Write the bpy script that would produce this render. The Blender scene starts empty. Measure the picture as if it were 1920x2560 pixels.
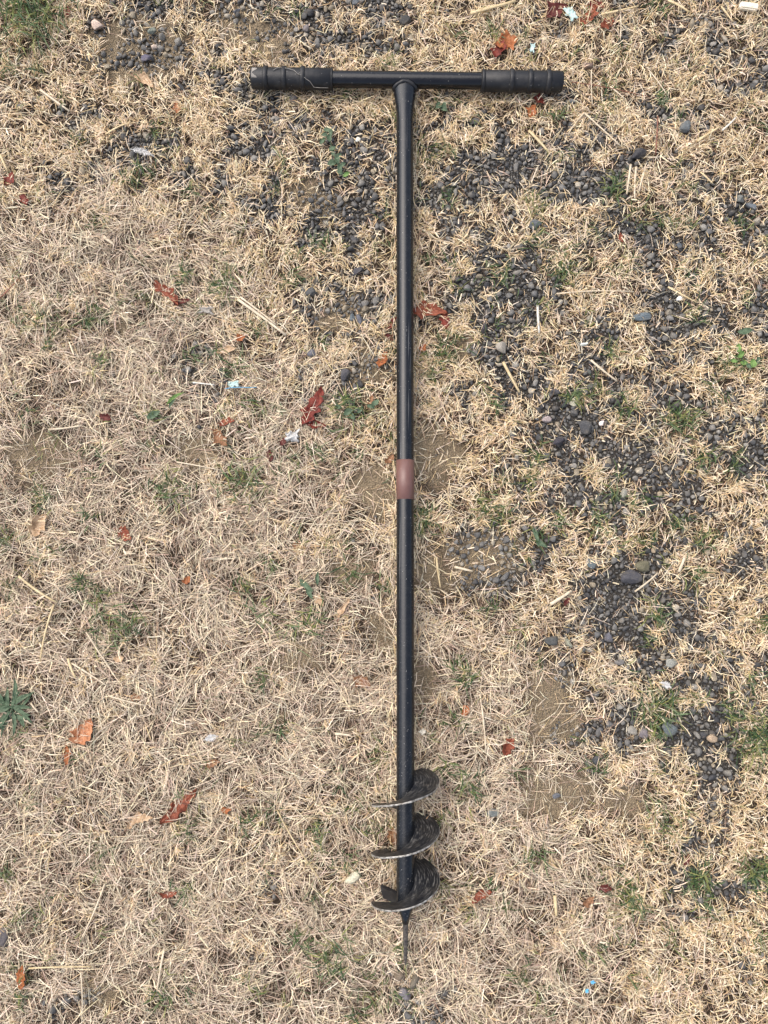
import bpy, math, random
import numpy as np
from mathutils import Vector, Matrix, noise as mnoise

# ------------------------------------------------------------------ camera, sky, sun, exposure
S = bpy.context.scene
H, TH, F = 1.21, math.radians(4.5), 1923.0            # camera height, tilt from straight down, focal length in photo pixels
CT, ST = math.cos(TH), math.sin(TH)
cam = bpy.data.cameras.new('camera')
cam.sensor_fit = 'VERTICAL'; cam.sensor_height = 36.0; cam.lens = F / 2560.0 * 36.0
cam.clip_start = 0.02; cam.clip_end = 300.0
camo = bpy.data.objects.new('camera', cam); S.collection.objects.link(camo)
camo.location = (0, 0, H); camo.rotation_euler = (TH, 0, 0)
S.camera = camo

SUN_EL, SUN_AZ = math.radians(58), math.radians(-55)   # azimuth measured from +y towards +x
w = bpy.data.worlds.new('World'); S.world = w; w.use_nodes = True
wn = w.node_tree; wn.nodes.clear()
sky = wn.nodes.new('ShaderNodeTexSky'); sky.sky_type = 'NISHITA'; sky.sun_disc = False
sky.sun_elevation = SUN_EL; sky.sun_rotation = SUN_AZ
sky.dust_density = 4.0; sky.air_density = 1.0; sky.ozone_density = 1.0
hs = wn.nodes.new('ShaderNodeHueSaturation'); hs.inputs['Saturation'].default_value = 0.75
bg = wn.nodes.new('ShaderNodeBackground'); bg.inputs['Strength'].default_value = 0.15
wo = wn.nodes.new('ShaderNodeOutputWorld')
wn.links.new(sky.outputs[0], hs.inputs['Color']); wn.links.new(hs.outputs[0], bg.inputs[0]); wn.links.new(bg.outputs[0], wo.inputs[0])

sl = bpy.data.lights.new('sun', 'SUN'); sl.energy = 1.5; sl.angle = math.radians(70); sl.color = (1.0, 0.96, 0.91)
so = bpy.data.objects.new('sun', sl); S.collection.objects.link(so)
sd = Vector((math.sin(SUN_AZ) * math.cos(SUN_EL), math.cos(SUN_AZ) * math.cos(SUN_EL), math.sin(SUN_EL)))
so.rotation_euler = sd.to_track_quat('Z', 'Y').to_euler(); so.location = (0, 0, 5)

S.view_settings.view_transform = 'Standard'; S.view_settings.look = 'None'
S.view_settings.exposure = 0.74; S.view_settings.gamma = 1.0; S.view_settings.use_curve_mapping = False
S.cycles.max_bounces = 6; S.cycles.diffuse_bounces = 3; S.cycles.transparent_max_bounces = 4

rng = np.random.default_rng(7); random.seed(7)
COL = S.collection

# ------------------------------------------------------------------ helpers
def P(px, py, h=0.0):
    """point of the place at height h that the photograph shows at pixel (px, py)"""
    dx, dy = (px - 960.0) / F, -(py - 1280.0) / F
    yy, zz = dy * CT + ST, dy * ST - CT
    t = (h - H) / zz
    return Vector((dx * t, yy * t, h))

def to_px(x, y):
    yc = y * CT - H * ST; zc = y * ST + H * CT
    return 960 + F * x / zc, 1280 - F * yc / zc

MM = 0.001
PXM = 1.0 / 1600.0        # about one photo pixel in metres on the ground

_lat = {}
def vnoise(x, y, scale, seed=0, octaves=3):
    x = np.asarray(x) / scale + 137.2 + seed * 3.7; y = np.asarray(y) / scale + 251.9 + seed * 1.3
    if seed not in _lat: _lat[seed] = np.random.default_rng(1000 + seed).random((256, 256))
    L = _lat[seed]; out = 0; amp = 1; tot = 0
    for o in range(octaves):
        xi = np.floor(x).astype(int); yi = np.floor(y).astype(int)
        fx = x - xi; fy = y - yi; fx = fx * fx * (3 - 2 * fx); fy = fy * fy * (3 - 2 * fy)
        a = L[xi % 256, yi % 256]; b = L[(xi + 1) % 256, yi % 256]; c = L[xi % 256, (yi + 1) % 256]; d = L[(xi + 1) % 256, (yi + 1) % 256]
        out = out + amp * ((a * (1 - fx) + b * fx) * (1 - fy) + (c * (1 - fx) + d * fx) * fy)
        tot += amp; amp *= 0.5; x = x * 2.03; y = y * 2.03
    return out / tot

def mesh_np(name, verts, faces, mat=None, cols=None, smooth=False, uv=None):
    """verts (n,3), faces (m,k) with k = 3 or 4"""
    me = bpy.data.meshes.new(name)
    verts = np.ascontiguousarray(verts, dtype=np.float32); faces = np.ascontiguousarray(faces, dtype=np.int32)
    m, k = faces.shape
    me.vertices.add(len(verts)); me.vertices.foreach_set('co', verts.ravel())
    me.loops.add(m * k); me.loops.foreach_set('vertex_index', faces.ravel())
    me.polygons.add(m); me.polygons.foreach_set('loop_start', np.arange(0, m * k, k, dtype=np.int32))
    me.update(calc_edges=True)
    if smooth: me.polygons.foreach_set('use_smooth', np.ones(m, dtype=bool))
    if cols is not None:
        a = me.color_attributes.new('Col', 'FLOAT_COLOR', 'POINT')
        a.data.foreach_set('color', np.ascontiguousarray(np.concatenate([cols, np.ones((len(cols), 1))], 1), dtype=np.float32).ravel())
    if uv is not None:
        u = me.uv_layers.new(name='UVMap')
        u.data.foreach_set('uv', np.ascontiguousarray(np.asarray(uv)[faces.ravel()], dtype=np.float32).ravel())
    if mat: me.materials.append(mat)
    return me

def link(name, me, parent=None):
    o = bpy.data.objects.new(name, me); COL.objects.link(o)
    if parent: o.parent = parent
    return o

def empty(name, loc):
    o = bpy.data.objects.new(name, None); COL.objects.link(o); o.location = loc; o.empty_display_size = 0.02
    return o

def tag(o, label=None, cat=None, group=None, kind=None):
    if label: o['label'] = label
    if cat: o['category'] = cat
    if group: o['group'] = group
    if kind: o['kind'] = kind
    return o

# ------------------------------------------------------------------ materials
def new_mat(name):
    m = bpy.data.materials.new(name); m.use_nodes = True
    nt = m.node_tree; b = nt.nodes['Principled BSDF']
    return m, nt, b

def nd(nt, t, **kw):
    n = nt.nodes.new(t)
    for k, v in kw.items():
        if k in n.inputs: n.inputs[k].default_value = v
        else: setattr(n, k, v)
    return n

def ramp(nt, fac, stops):
    r = nt.nodes.new('ShaderNodeValToRGB'); e = r.color_ramp.elements
    while len(e) < len(stops): e.new(0.5)
    for el, (p, c) in zip(e, stops):
        el.position = p; el.color = (*c, 1) if len(c) == 3 else c
    nt.links.new(fac, r.inputs[0]); return r

def mixc(nt, fac, a, b, mode='MIX'):
    m = nt.nodes.new('ShaderNodeMix'); m.data_type = 'RGBA'; m.blend_type = mode
    for sock, v in ((m.inputs[0], fac), (m.inputs[6], a), (m.inputs[7], b)):
        if isinstance(v, (int, float)): sock.default_value = v
        elif isinstance(v, tuple): sock.default_value = (*v, 1)
        else: nt.links.new(v, sock)
    return m.outputs[2]

def mat_blade(name, trans=0.18, rough=0.55):
    m, nt, b = new_mat(name)
    at = nd(nt, 'ShaderNodeAttribute', attribute_name='Col')
    tc = nd(nt, 'ShaderNodeTexCoord')
    n = nd(nt, 'ShaderNodeTexNoise', Scale=420.0, Detail=2.0); nt.links.new(tc.outputs['Object'], n.inputs['Vector'])
    r = ramp(nt, n.outputs['Fac'], [(0.3, (0.72, 0.70, 0.68)), (0.7, (1.18, 1.17, 1.15))])
    c = mixc(nt, 1.0, at.outputs['Color'], r.outputs[0], 'MULTIPLY')
    nt.links.new(c, b.inputs['Base Color']); b.inputs['Roughness'].default_value = rough
    b.inputs['Specular IOR Level'].default_value = 0.35
    t = nd(nt, 'ShaderNodeBsdfTranslucent'); nt.links.new(c, t.inputs[0])
    mx = nd(nt, 'ShaderNodeMixShader'); mx.inputs[0].default_value = trans
    out = nt.nodes['Material Output']
    nt.links.new(b.outputs[0], mx.inputs[1]); nt.links.new(t.outputs[0], mx.inputs[2]); nt.links.new(mx.outputs[0], out.inputs[0])
    return m

def mat_stone(name):
    m, nt, b = new_mat(name)
    at = nd(nt, 'ShaderNodeAttribute', attribute_name='Col')
    tc = nd(nt, 'ShaderNodeTexCoord')
    n = nd(nt, 'ShaderNodeTexNoise', Scale=700.0, Detail=4.0, Roughness=0.7); nt.links.new(tc.outputs['Object'], n.inputs['Vector'])
    r = ramp(nt, n.outputs['Fac'], [(0.28, (0.45, 0.44, 0.43)), (0.52, (0.95, 0.94, 0.92)), (0.75, (1.75, 1.7, 1.6))])
    c = mixc(nt, 1.0, at.outputs['Color'], r.outputs[0], 'MULTIPLY')
    n3 = nd(nt, 'ShaderNodeTexNoise', Scale=90.0, Detail=3.0); nt.links.new(tc.outputs['Object'], n3.inputs['Vector'])
    r3 = ramp(nt, n3.outputs['Fac'], [(0.48, (0, 0, 0)), (0.72, (0.55, 0.55, 0.55))])
    c2 = mixc(nt, r3.outputs[0], c, (0.17, 0.145, 0.11))
    nt.links.new(c2, b.inputs['Base Color']); b.inputs['Roughness'].default_value = 0.75
    b.inputs['Specular IOR Level'].default_value = 0.4
    n2 = nd(nt, 'ShaderNodeTexNoise', Scale=1100.0, Detail=3.0); nt.links.new(tc.outputs['Object'], n2.inputs['Vector'])
    bp = nd(nt, 'ShaderNodeBump', Strength=0.5, Distance=0.0012); nt.links.new(n2.outputs['Fac'], bp.inputs['Height'])
    nt.links.new(bp.outputs[0], b.inputs['Normal'])
    return m

def mat_soil():
    m, nt, b = new_mat('soil')
    at = nd(nt, 'ShaderNodeAttribute', attribute_name='Col')
    tc = nd(nt, 'ShaderNodeTexCoord')
    n = nd(nt, 'ShaderNodeTexNoise', Scale=260.0, Detail=6.0, Roughness=0.75); nt.links.new(tc.outputs['Object'], n.inputs['Vector'])
    r = ramp(nt, n.outputs['Fac'], [(0.3, (0.5, 0.48, 0.46)), (0.55, (1.0, 0.99, 0.97)), (0.75, (1.5, 1.45, 1.35))])
    c = mixc(nt, 1.0, at.outputs['Color'], r.outputs[0], 'MULTIPLY')
    nt.links.new(c, b.inputs['Base Color']); b.inputs['Roughness'].default_value = 0.95; b.inputs['Specular IOR Level'].default_value = 0.15
    v = nd(nt, 'ShaderNodeTexVoronoi', Scale=420.0); nt.links.new(tc.outputs['Object'], v.inputs['Vector'])
    ma = nd(nt, 'ShaderNodeMath', operation='ADD'); nt.links.new(v.outputs['Distance'], ma.inputs[0]); nt.links.new(n.outputs['Fac'], ma.inputs[1])
    bp = nd(nt, 'ShaderNodeBump', Strength=1.0, Distance=0.004); nt.links.new(ma.outputs[0], bp.inputs['Height'])
    nt.links.new(bp.outputs[0], b.inputs['Normal'])
    return m

def mat_paint(name, base, rough, dust=(0.33, 0.31, 0.28), speck=0.5, dustfac=0.25, scratch=False):
    m, nt, b = new_mat(name)
    tc = nd(nt, 'ShaderNodeTexCoord')
    n = nd(nt, 'ShaderNodeTexNoise', Scale=55.0, Detail=6.0, Roughness=0.65); nt.links.new(tc.outputs['Object'], n.inputs['Vector'])
    r = ramp(nt, n.outputs['Fac'], [(0.48, (0, 0, 0)), (0.8, (dustfac,) * 3)])
    c = mixc(nt, r.outputs[0], base, dust)
    v = nd(nt, 'ShaderNodeTexVoronoi', Scale=330.0, Randomness=1.0); nt.links.new(tc.outputs['Object'], v.inputs['Vector'])
    wv = nd(nt, 'ShaderNodeTexWhiteNoise'); nt.links.new(v.outputs['Position'], wv.inputs['Vector'])
    g1 = nd(nt, 'ShaderNodeMath', operation='LESS_THAN'); nt.links.new(v.outputs['Distance'], g1.inputs[0]); g1.inputs[1].default_value = 0.2
    g2 = nd(nt, 'ShaderNodeMath', operation='LESS_THAN'); nt.links.new(wv.outputs['Value'], g2.inputs[0]); g2.inputs[1].default_value = 0.10 * speck
    g3 = nd(nt, 'ShaderNodeMath', operation='MULTIPLY'); nt.links.new(g1.outputs[0], g3.inputs[0]); nt.links.new(g2.outputs[0], g3.inputs[1])
    g4 = nd(nt, 'ShaderNodeMath', operation='MULTIPLY'); nt.links.new(g3.outputs[0], g4.inputs[0]); g4.inputs[1].default_value = 0.55
    c = mixc(nt, g4.outputs[0], c, dust)
    if scratch:      # fine curved scratches round the lower end of the tube
        uv = nd(nt, 'ShaderNodeTexCoord')
        mp = nd(nt, 'ShaderNodeMapping'); mp.inputs['Scale'].default_value = (1.0, 1.0, 1.0); nt.links.new(uv.outputs['UV'], mp.inputs['Vector'])
        sn = nd(nt, 'ShaderNodeTexNoise', Scale=1.0, Detail=3.0, Roughness=0.8); nt.links.new(mp.outputs[0], sn.inputs['Vector'])
        sr = ramp(nt, sn.outputs['Fac'], [(0.60, (0, 0, 0)), (0.70, (0.45, 0.45, 0.45))])
        c = mixc(nt, sr.outputs[0], c, (0.22, 0.21, 0.20))
    nt.links.new(c, b.inputs['Base Color']); b.inputs['Specular IOR Level'].default_value = 0.42
    rr = nd(nt, 'ShaderNodeMapRange'); rr.inputs['To Min'].default_value = rough - 0.05; rr.inputs['To Max'].default_value = rough + 0.12
    nt.links.new(n.outputs['Fac'], rr.inputs['Value']); nt.links.new(rr.outputs[0], b.inputs['Roughness'])
    bn = nd(nt, 'ShaderNodeTexNoise', Scale=240.0, Detail=3.0); nt.links.new(tc.outputs['Object'], bn.inputs['Vector'])
    bp = nd(nt, 'ShaderNodeBump', Strength=0.12, Distance=0.001); nt.links.new(bn.outputs['Fac'], bp.inputs['Height'])
    nt.links.new(bp.outputs[0], b.inputs['Normal'])
    return m

def mat_blade_steel():
    """dark steel of the auger flight: ring scratches and dried soil; uv = (turn angle, radius)"""
    m, nt, b = new_mat('flight_steel')
    tc = nd(nt, 'ShaderNodeTexCoord')
    mp = nd(nt, 'ShaderNodeMapping'); mp.inputs['Scale'].default_value = (2.0, 900.0, 1.0); nt.links.new(tc.outputs['UV'], mp.inputs['Vector'])
    n = nd(nt, 'ShaderNodeTexNoise', Scale=1.0, Detail=3.0, Roughness=0.7); nt.links.new(mp.outputs[0], n.inputs['Vector'])
    r = ramp(nt, n.outputs['Fac'], [(0.50, (0.006, 0.007, 0.010)), (0.56, (0.02, 0.02, 0.021)), (0.64, (0.20, 0.19, 0.175))])
    n2 = nd(nt, 'ShaderNodeTexNoise', Scale=600.0, Detail=3.0, Roughness=0.8); nt.links.new(tc.outputs['Object'], n2.inputs['Vector'])
    n3 = nd(nt, 'ShaderNodeTexNoise', Scale=28.0, Detail=4.0, Roughness=0.6); nt.links.new(tc.outputs['Object'], n3.inputs['Vector'])
    mu = nd(nt, 'ShaderNodeMath', operation='MULTIPLY'); nt.links.new(n2.outputs['Fac'], mu.inputs[0]); nt.links.new(n3.outputs['Fac'], mu.inputs[1])
    r2 = ramp(nt, mu.outputs[0], [(0.28, (0, 0, 0)), (0.42, (0.55, 0.55, 0.55))])
    c = mixc(nt, r2.outputs[0], r.outputs[0], (0.10, 0.083, 0.06))
    nt.links.new(c, b.inputs['Base Color']); b.inputs['Roughness'].default_value = 0.5; b.inputs['Metallic'].default_value = 0.0
    bp = nd(nt, 'ShaderNodeBump', Strength=0.3, Distance=0.0008); nt.links.new(n2.outputs['Fac'], bp.inputs['Height'])
    nt.links.new(bp.outputs[0], b.inputs['Normal'])
    return m

def mat_noise(name, c1, c2, scale, rough=0.6, metal=0.0, bump=0.2, trans=0.0):
    m, nt, b = new_mat(name)
    tc = nd(nt, 'ShaderNodeTexCoord')
    n = nd(nt, 'ShaderNodeTexNoise', Scale=scale, Detail=5.0, Roughness=0.7); nt.links.new(tc.outputs['Object'], n.inputs['Vector'])
    r = ramp(nt, n.outputs['Fac'], [(0.35, c1), (0.65, c2)])
    nt.links.new(r.outputs[0], b.inputs['Base Color']); b.inputs['Roughness'].default_value = rough; b.inputs['Metallic'].default_value = metal
    bp = nd(nt, 'ShaderNodeBump', Strength=bump, Distance=0.001); nt.links.new(n.outputs['Fac'], bp.inputs['Height'])
    nt.links.new(bp.outputs[0], b.inputs['Normal'])
    return m

def mat_leaf(name, c1, c2, dark):
    """dead leaf: mottled, with a lighter vein pattern; uv = (along, across -1..1 mapped to 0..1)"""
    m, nt, b = new_mat(name)
    tc = nd(nt, 'ShaderNodeTexCoord')
    n = nd(nt, 'ShaderNodeTexNoise', Scale=130.0, Detail=5.0, Roughness=0.7); nt.links.new(tc.outputs['Object'], n.inputs['Vector'])
    r = ramp(nt, n.outputs['Fac'], [(0.34, dark), (0.46, c1), (0.66, c2)])
    sx = nd(nt, 'ShaderNodeSeparateXYZ'); nt.links.new(tc.outputs['UV'], sx.inputs[0])
    a = nd(nt, 'ShaderNodeMath', operation='SUBTRACT'); nt.links.new(sx.outputs['Y'], a.inputs[0]); a.inputs[1].default_value = 0.5
    ab = nd(nt, 'ShaderNodeMath', operation='ABSOLUTE'); nt.links.new(a.outputs[0], ab.inputs[0])
    k = nd(nt, 'ShaderNodeMath', operation='MULTIPLY'); nt.links.new(ab.outputs[0], k.inputs[0]); k.inputs[1].default_value = -0.55
    s = nd(nt, 'ShaderNodeMath', operation='ADD'); nt.links.new(k.outputs[0], s.inputs[0]); nt.links.new(sx.outputs['X'], s.inputs[1])
    q = nd(nt, 'ShaderNodeMath', operation='MULTIPLY'); nt.links.new(s.outputs[0], q.inputs[0]); q.inputs[1].default_value = 9.0
    fr = nd(nt, 'ShaderNodeMath', operation='FRACT'); nt.links.new(q.outputs[0], fr.inputs[0])
    vr = ramp(nt, fr.outputs[0], [(0.0, (0.5, 0.5, 0.5)), (0.10, (0, 0, 0)), (0.9, (0, 0, 0)), (1.0, (0.5, 0.5, 0.5))])
    c = mixc(nt, vr.outputs[0], r.outputs[0], tuple(min(1, x * 1.5) for x in c2))
    nt.links.new(c, b.inputs['Base Color']); b.inputs['Roughness'].default_value = 0.6; b.inputs['Specular IOR Level'].default_value = 0.3
    bp = nd(nt, 'ShaderNodeBump', Strength=0.5, Distance=0.001); nt.links.new(n.outputs['Fac'], bp.inputs['Height'])
    nt.links.new(bp.outputs[0], b.inputs['Normal'])
    t = nd(nt, 'ShaderNodeBsdfTranslucent'); nt.links.new(c, t.inputs[0])
    mx = nd(nt, 'ShaderNodeMixShader'); mx.inputs[0].default_value = 0.15
    out = nt.nodes['Material Output']
    nt.links.new(b.outputs[0], mx.inputs[1]); nt.links.new(t.outputs[0], mx.inputs[2]); nt.links.new(mx.outputs[0], out.inputs[0])
    return m

M = {
    'blade': mat_blade('dry_blade'), 'green': mat_blade('green_blade', 0.25, 0.5), 'stone': mat_stone('stone'), 'soil': mat_soil(),
    'paint': mat_paint('black_paint', (0.006, 0.0075, 0.0105), 0.22, speck=1.0, dustfac=0.02, scratch=True),
    'bar': mat_paint('black_bar_paint', (0.005, 0.005, 0.007), 0.17, speck=0.35, dustfac=0.015),
    'rubber': mat_paint('grip_rubber', (0.009, 0.009, 0.0105), 0.45, speck=0.9, dustfac=0.09),
    'weld': mat_paint('weld_paint', (0.010, 0.010, 0.012), 0.4, speck=0.4, dustfac=0.10),
    'tape': mat_paint('brown_tape', (0.15, 0.075, 0.063), 0.30, dust=(0.35, 0.27, 0.23), speck=0.3, dustfac=0.10),
    'steel': mat_blade_steel(),
    'rim': mat_noise('worn_rim', (0.045, 0.038, 0.028), (0.46, 0.44, 0.40), 190.0, 0.45, 0.25),
    'tip': mat_noise('soiled_tip', (0.008, 0.008, 0.01), (0.12, 0.10, 0.08), 330.0, 0.6, 0.1),
    'dust': mat_noise('dried_mud', (0.20, 0.18, 0.155), (0.36, 0.33, 0.29), 300.0, 0.9),
    'paper': mat_noise('pale_scrap', (0.36, 0.35, 0.33), (0.58, 0.57, 0.55), 200.0, 0.7),
    'mint': mat_noise('mint_scrap', (0.30, 0.44, 0.41), (0.48, 0.58, 0.53), 160.0, 0.6),
    'blue': mat_noise('blue_plastic', (0.05, 0.28, 0.50), (0.18, 0.50, 0.72), 200.0, 0.4),
    'cream': mat_noise('cream_foam', (0.62, 0.54, 0.40), (0.80, 0.73, 0.60), 150.0, 0.8),
    'straw': mat_noise('straw', (0.44, 0.33, 0.17), (0.62, 0.49, 0.29), 90.0, 0.5),
    'pale_straw': mat_noise('pale_straw', (0.46, 0.37, 0.25), (0.66, 0.55, 0.40), 90.0, 0.5),
    'white_straw': mat_noise('white_straw', (0.52, 0.48, 0.40), (0.68, 0.64, 0.56), 120.0, 0.45),
    'stem': mat_noise('dark_stem', (0.10, 0.035, 0.02), (0.24, 0.09, 0.05), 120.0, 0.55),
    'leaf_red': mat_leaf('leaf_red', (0.135, 0.020, 0.013), (0.25, 0.055, 0.035), (0.045, 0.009, 0.007)),
    'leaf_dark': mat_leaf('leaf_dark', (0.085, 0.018, 0.014), (0.16, 0.04, 0.03), (0.035, 0.009, 0.008)),
    'leaf_rust': mat_leaf('leaf_rust', (0.19, 0.046, 0.022), (0.32, 0.10, 0.052), (0.06, 0.016, 0.009)),
    'leaf_orange': mat_leaf('leaf_orange', (0.31, 0.095, 0.028), (0.46, 0.18, 0.075), (0.10, 0.028, 0.012)),
    'leaf_salmon': mat_leaf('leaf_salmon', (0.42, 0.17, 0.075), (0.56, 0.28, 0.15), (0.14, 0.04, 0.014)),
    'leaf_tan': mat_leaf('leaf_tan', (0.46, 0.30, 0.17), (0.60, 0.44, 0.29), (0.24, 0.14, 0.07)),
    'leaf_brown': mat_leaf('leaf_brown', (0.22, 0.105, 0.05), (0.36, 0.19, 0.10), (0.09, 0.04, 0.02)),
    'leaf_green': mat_leaf('weed_green', (0.062, 0.100, 0.055), (0.13, 0.18, 0.105), (0.030, 0.052, 0.028)),
    'leaf_lime': mat_leaf('weed_lime', (0.11, 0.20, 0.05), (0.20, 0.31, 0.09), (0.05, 0.10, 0.025)),
}

# ------------------------------------------------------------------ what covers the ground where (photo grid, 80 px cells)
GRAVEL = """
0014522445676211330232312
0013664423452011420345552
1013233532011110112011370
2251001345122141132354110
0134431532455334863345110
1435235534563487888525000
1201011465661354114423550
0021000104750253464554340
0000000002340135832033330
0000001004763456712186140
0002020000254026626148361
0000035003551027725134110
0000003002210056485765330
0000000000010002298263673
0000002000010002354655265
0000100000010000365556230
0000000000000045322324140
0000000000000045545751150
0000000000000024037764320
0000000000000000157756200
0000000000000000253564530
0000000000000000012324540
0000000000000000114656720
0000000000000000146338820
0000000000000000000000600
0000000000000003000004600
0000000000000000000003300
0000000040000000000006650
0000000000300000000005200
4000000000002200000000040
1330000000005400000000030
1331000000003400000000000
""".split()
GR = np.array([[int(c) for c in r.ljust(24, '0')[:24]] for r in GRAVEL], float) / 10.0
def bilerp(G, u, v):
    h, w_ = G.shape
    u = np.clip(u, 0, w_ - 1.001); v = np.clip(v, 0, h - 1.001)
    i = np.floor(u).astype(int); j = np.floor(v).astype(int); fu = u - i; fv = v - j
    return (G[j, i] * (1 - fu) + G[j, i + 1] * fu) * (1 - fv) + (G[j + 1, i] * (1 - fu) + G[j + 1, i + 1] * fu) * fv

DIRT = [(87, 1140, 90, 75), (500, 1120, 45, 60), (1084, 1140, 75, 75), (945, 1220, 60, 65), (856, 1434, 60, 42), (729, 1627, 70, 45), (1064, 1697, 45, 55),
        (964, 1585, 35, 65), (1060, 1427, 55, 55), (1376, 1724, 62, 62), (1369, 1800, 75, 65), (1400, 1975, 95, 62), (680, 110, 75, 60), (787, 500, 60, 42),
        (918, 933, 55, 42), (350, 130, 130, 80), (600, 60, 60, 60), (1200, 1400, 90, 60), (290, 830, 30, 22), (1150, 880, 30, 30), (1560, 2010, 50, 40),
        (270, 2470, 90, 50), (700, 1800, 25, 25), (860, 800, 70, 55)]

def covers(x, y):
    """gravel and bare-soil cover (0..1) at ground points, and how yellow the straw is there"""
    px, py = to_px(x, y)
    wx = (vnoise(x, y, 0.035, 1) - 0.5) * 90; wy = (vnoise(x, y, 0.035, 2) - 0.5) * 90
    qx, qy = px + wx, py + wy
    g = bilerp(GR, qx / 80 - 0.5, qy / 80 - 0.5)
    fine = vnoise(x, y, 0.022, 3, 3)
    g = np.clip((g * 1.35 + (fine - 0.5) * 1.7 * np.minimum(1, g * 4) - 0.29) * 1.7, 0, 1)
    d = np.zeros_like(px)
    for (cx, cy, rx, ry) in DIRT:
        q = ((qx - cx) / rx) ** 2 + ((qy - cy) / ry) ** 2
        d = np.maximum(d, np.clip(1.5 - q, 0, 1))
    out = (px < -60) | (px > 1980) | (py < -60) | (py > 2620)
    far = vnoise(x, y, 0.12, 9, 3)
    g = np.where(out, np.clip((far - 0.62) * 4, 0, 0.6), g)
    yel = np.clip(0.5 + (px - (430 + np.clip((py - 450) / 1500, 0, 1) * 1150)) / 500, 0, 1)
    yel = np.maximum(yel, np.clip((620 - py) / 250, 0, 1))
    yel = np.clip(yel + (vnoise(x, y, 0.09, 4) - 0.5) * 0.9, 0, 1)
    return g, np.clip(d * (0.75 + 0.5 * fine), 0, 1), yel

# extents: the photographed ground and a margin round it
X0, X1, Y0, Y1 = -0.98, 0.98, -1.02, 1.22
def ground_z(x, y):
    return (vnoise(x, y, 0.16, 5, 3) - 0.5) * 0.010 + (vnoise(x, y, 0.018, 6, 3) - 0.5) * 0.005 - 0.002

# ------------------------------------------------------------------ soil: one sheet, fine near the camera, running out to the horizon
def axis(a, b, n, far=60.0):
    core = np.linspace(a, b, n); k = np.geomspace(0.05, far, 22)
    return np.concatenate([(a - k)[::-1], core, b + k])
ax, ay = axis(X0, X1, 330), axis(Y0, Y1, 380)
gx, gy = np.meshgrid(ax, ay)
fx, fy = gx.ravel(), gy.ravel()
gz = ground_z(fx, fy)
gg, dd, yy_ = covers(fx, fy)
soil_n = vnoise(fx, fy, 0.03, 8, 3)
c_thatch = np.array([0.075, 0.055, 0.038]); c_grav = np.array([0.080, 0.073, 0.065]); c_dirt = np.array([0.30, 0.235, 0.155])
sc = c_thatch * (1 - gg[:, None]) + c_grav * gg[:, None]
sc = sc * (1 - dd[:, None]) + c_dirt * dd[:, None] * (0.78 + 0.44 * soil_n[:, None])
lawn = np.array([0.34, 0.27, 0.18])
outside = np.clip(np.maximum(np.maximum(X0 - fx, fx - X1), np.maximum(Y0 - fy, fy - Y1)) / 0.1, 0, 1)[:, None]
sc = sc * (1 - outside) + lawn * outside
nx, ny = len(ax), len(ay)
ii = (np.arange(ny - 1)[:, None] * nx + np.arange(nx - 1)[None, :]).ravel()
gf = np.stack([ii, ii + 1, ii + nx + 1, ii + nx], 1)
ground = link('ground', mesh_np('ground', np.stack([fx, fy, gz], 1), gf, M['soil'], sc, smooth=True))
tag(ground, kind='structure')

# ------------------------------------------------------------------ ribbons (grass blades, straw clippings)
def ribbons(b, ang, L, W, zmid, ztip, bend, roll, col, seg=2, taper=0.35, foot=0.8):
    """b (n,3) bases; returns verts, quads, cols"""
    n = len(b); k = seg + 1
    t = np.linspace(0, 1, k)[None, :]
    d = np.stack([np.cos(ang), np.sin(ang)], 1); q = np.stack([-np.sin(ang), np.cos(ang)], 1)
    al = L[:, None] * t; la = (bend * L)[:, None] * t * t
    x = b[:, 0:1] + d[:, 0:1] * al + q[:, 0:1] * la
    y = b[:, 1:2] + d[:, 1:2] * al + q[:, 1:2] * la
    z = b[:, 2:3] + zmid[:, None] * 4 * t * (1 - t) + ztip[:, None] * t
    wprof = np.where(t < 0.5, foot + (1 - foot) * t * 2, 1 - (1 - taper) * (t - 0.5) * 2)
    hw = 0.5 * W[:, None] * wprof
    rl = roll[:, None] * np.ones_like(t)
    ta = ang[:, None] + np.arctan(2 * bend[:, None] * t)
    sx, sy, sz = -np.sin(ta) * np.cos(rl), np.cos(ta) * np.cos(rl), np.sin(rl)
    A = np.stack([x + sx * hw, y + sy * hw, z + sz * hw], 2); B = np.stack([x - sx * hw, y - sy * hw, z - sz * hw], 2)
    V = np.stack([A, B], 2).reshape(n, k * 2, 3)
    base = (np.arange(n) * k * 2)[:, None]
    quads = np.concatenate([base + np.array([[2 * s, 2 * s + 1, 2 * s + 3, 2 * s + 2]]) for s in range(seg)], 1).reshape(-1, 4)
    C = np.repeat(col[:, None, :], k * 2, 1)
    return V.reshape(-1, 3), quads, C.reshape(-1, 3)

class Pile:
    def __init__(s): s.v, s.f, s.c, s.n = [], [], [], 0
    def add(s, r):
        v, f, c = r; s.v.append(v); s.f.append(f + s.n); s.c.append(c); s.n += len(v)
    def mesh(s, name, mat): return mesh_np(name, np.concatenate(s.v), np.concatenate(s.f), mat, np.concatenate(s.c))

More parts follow.
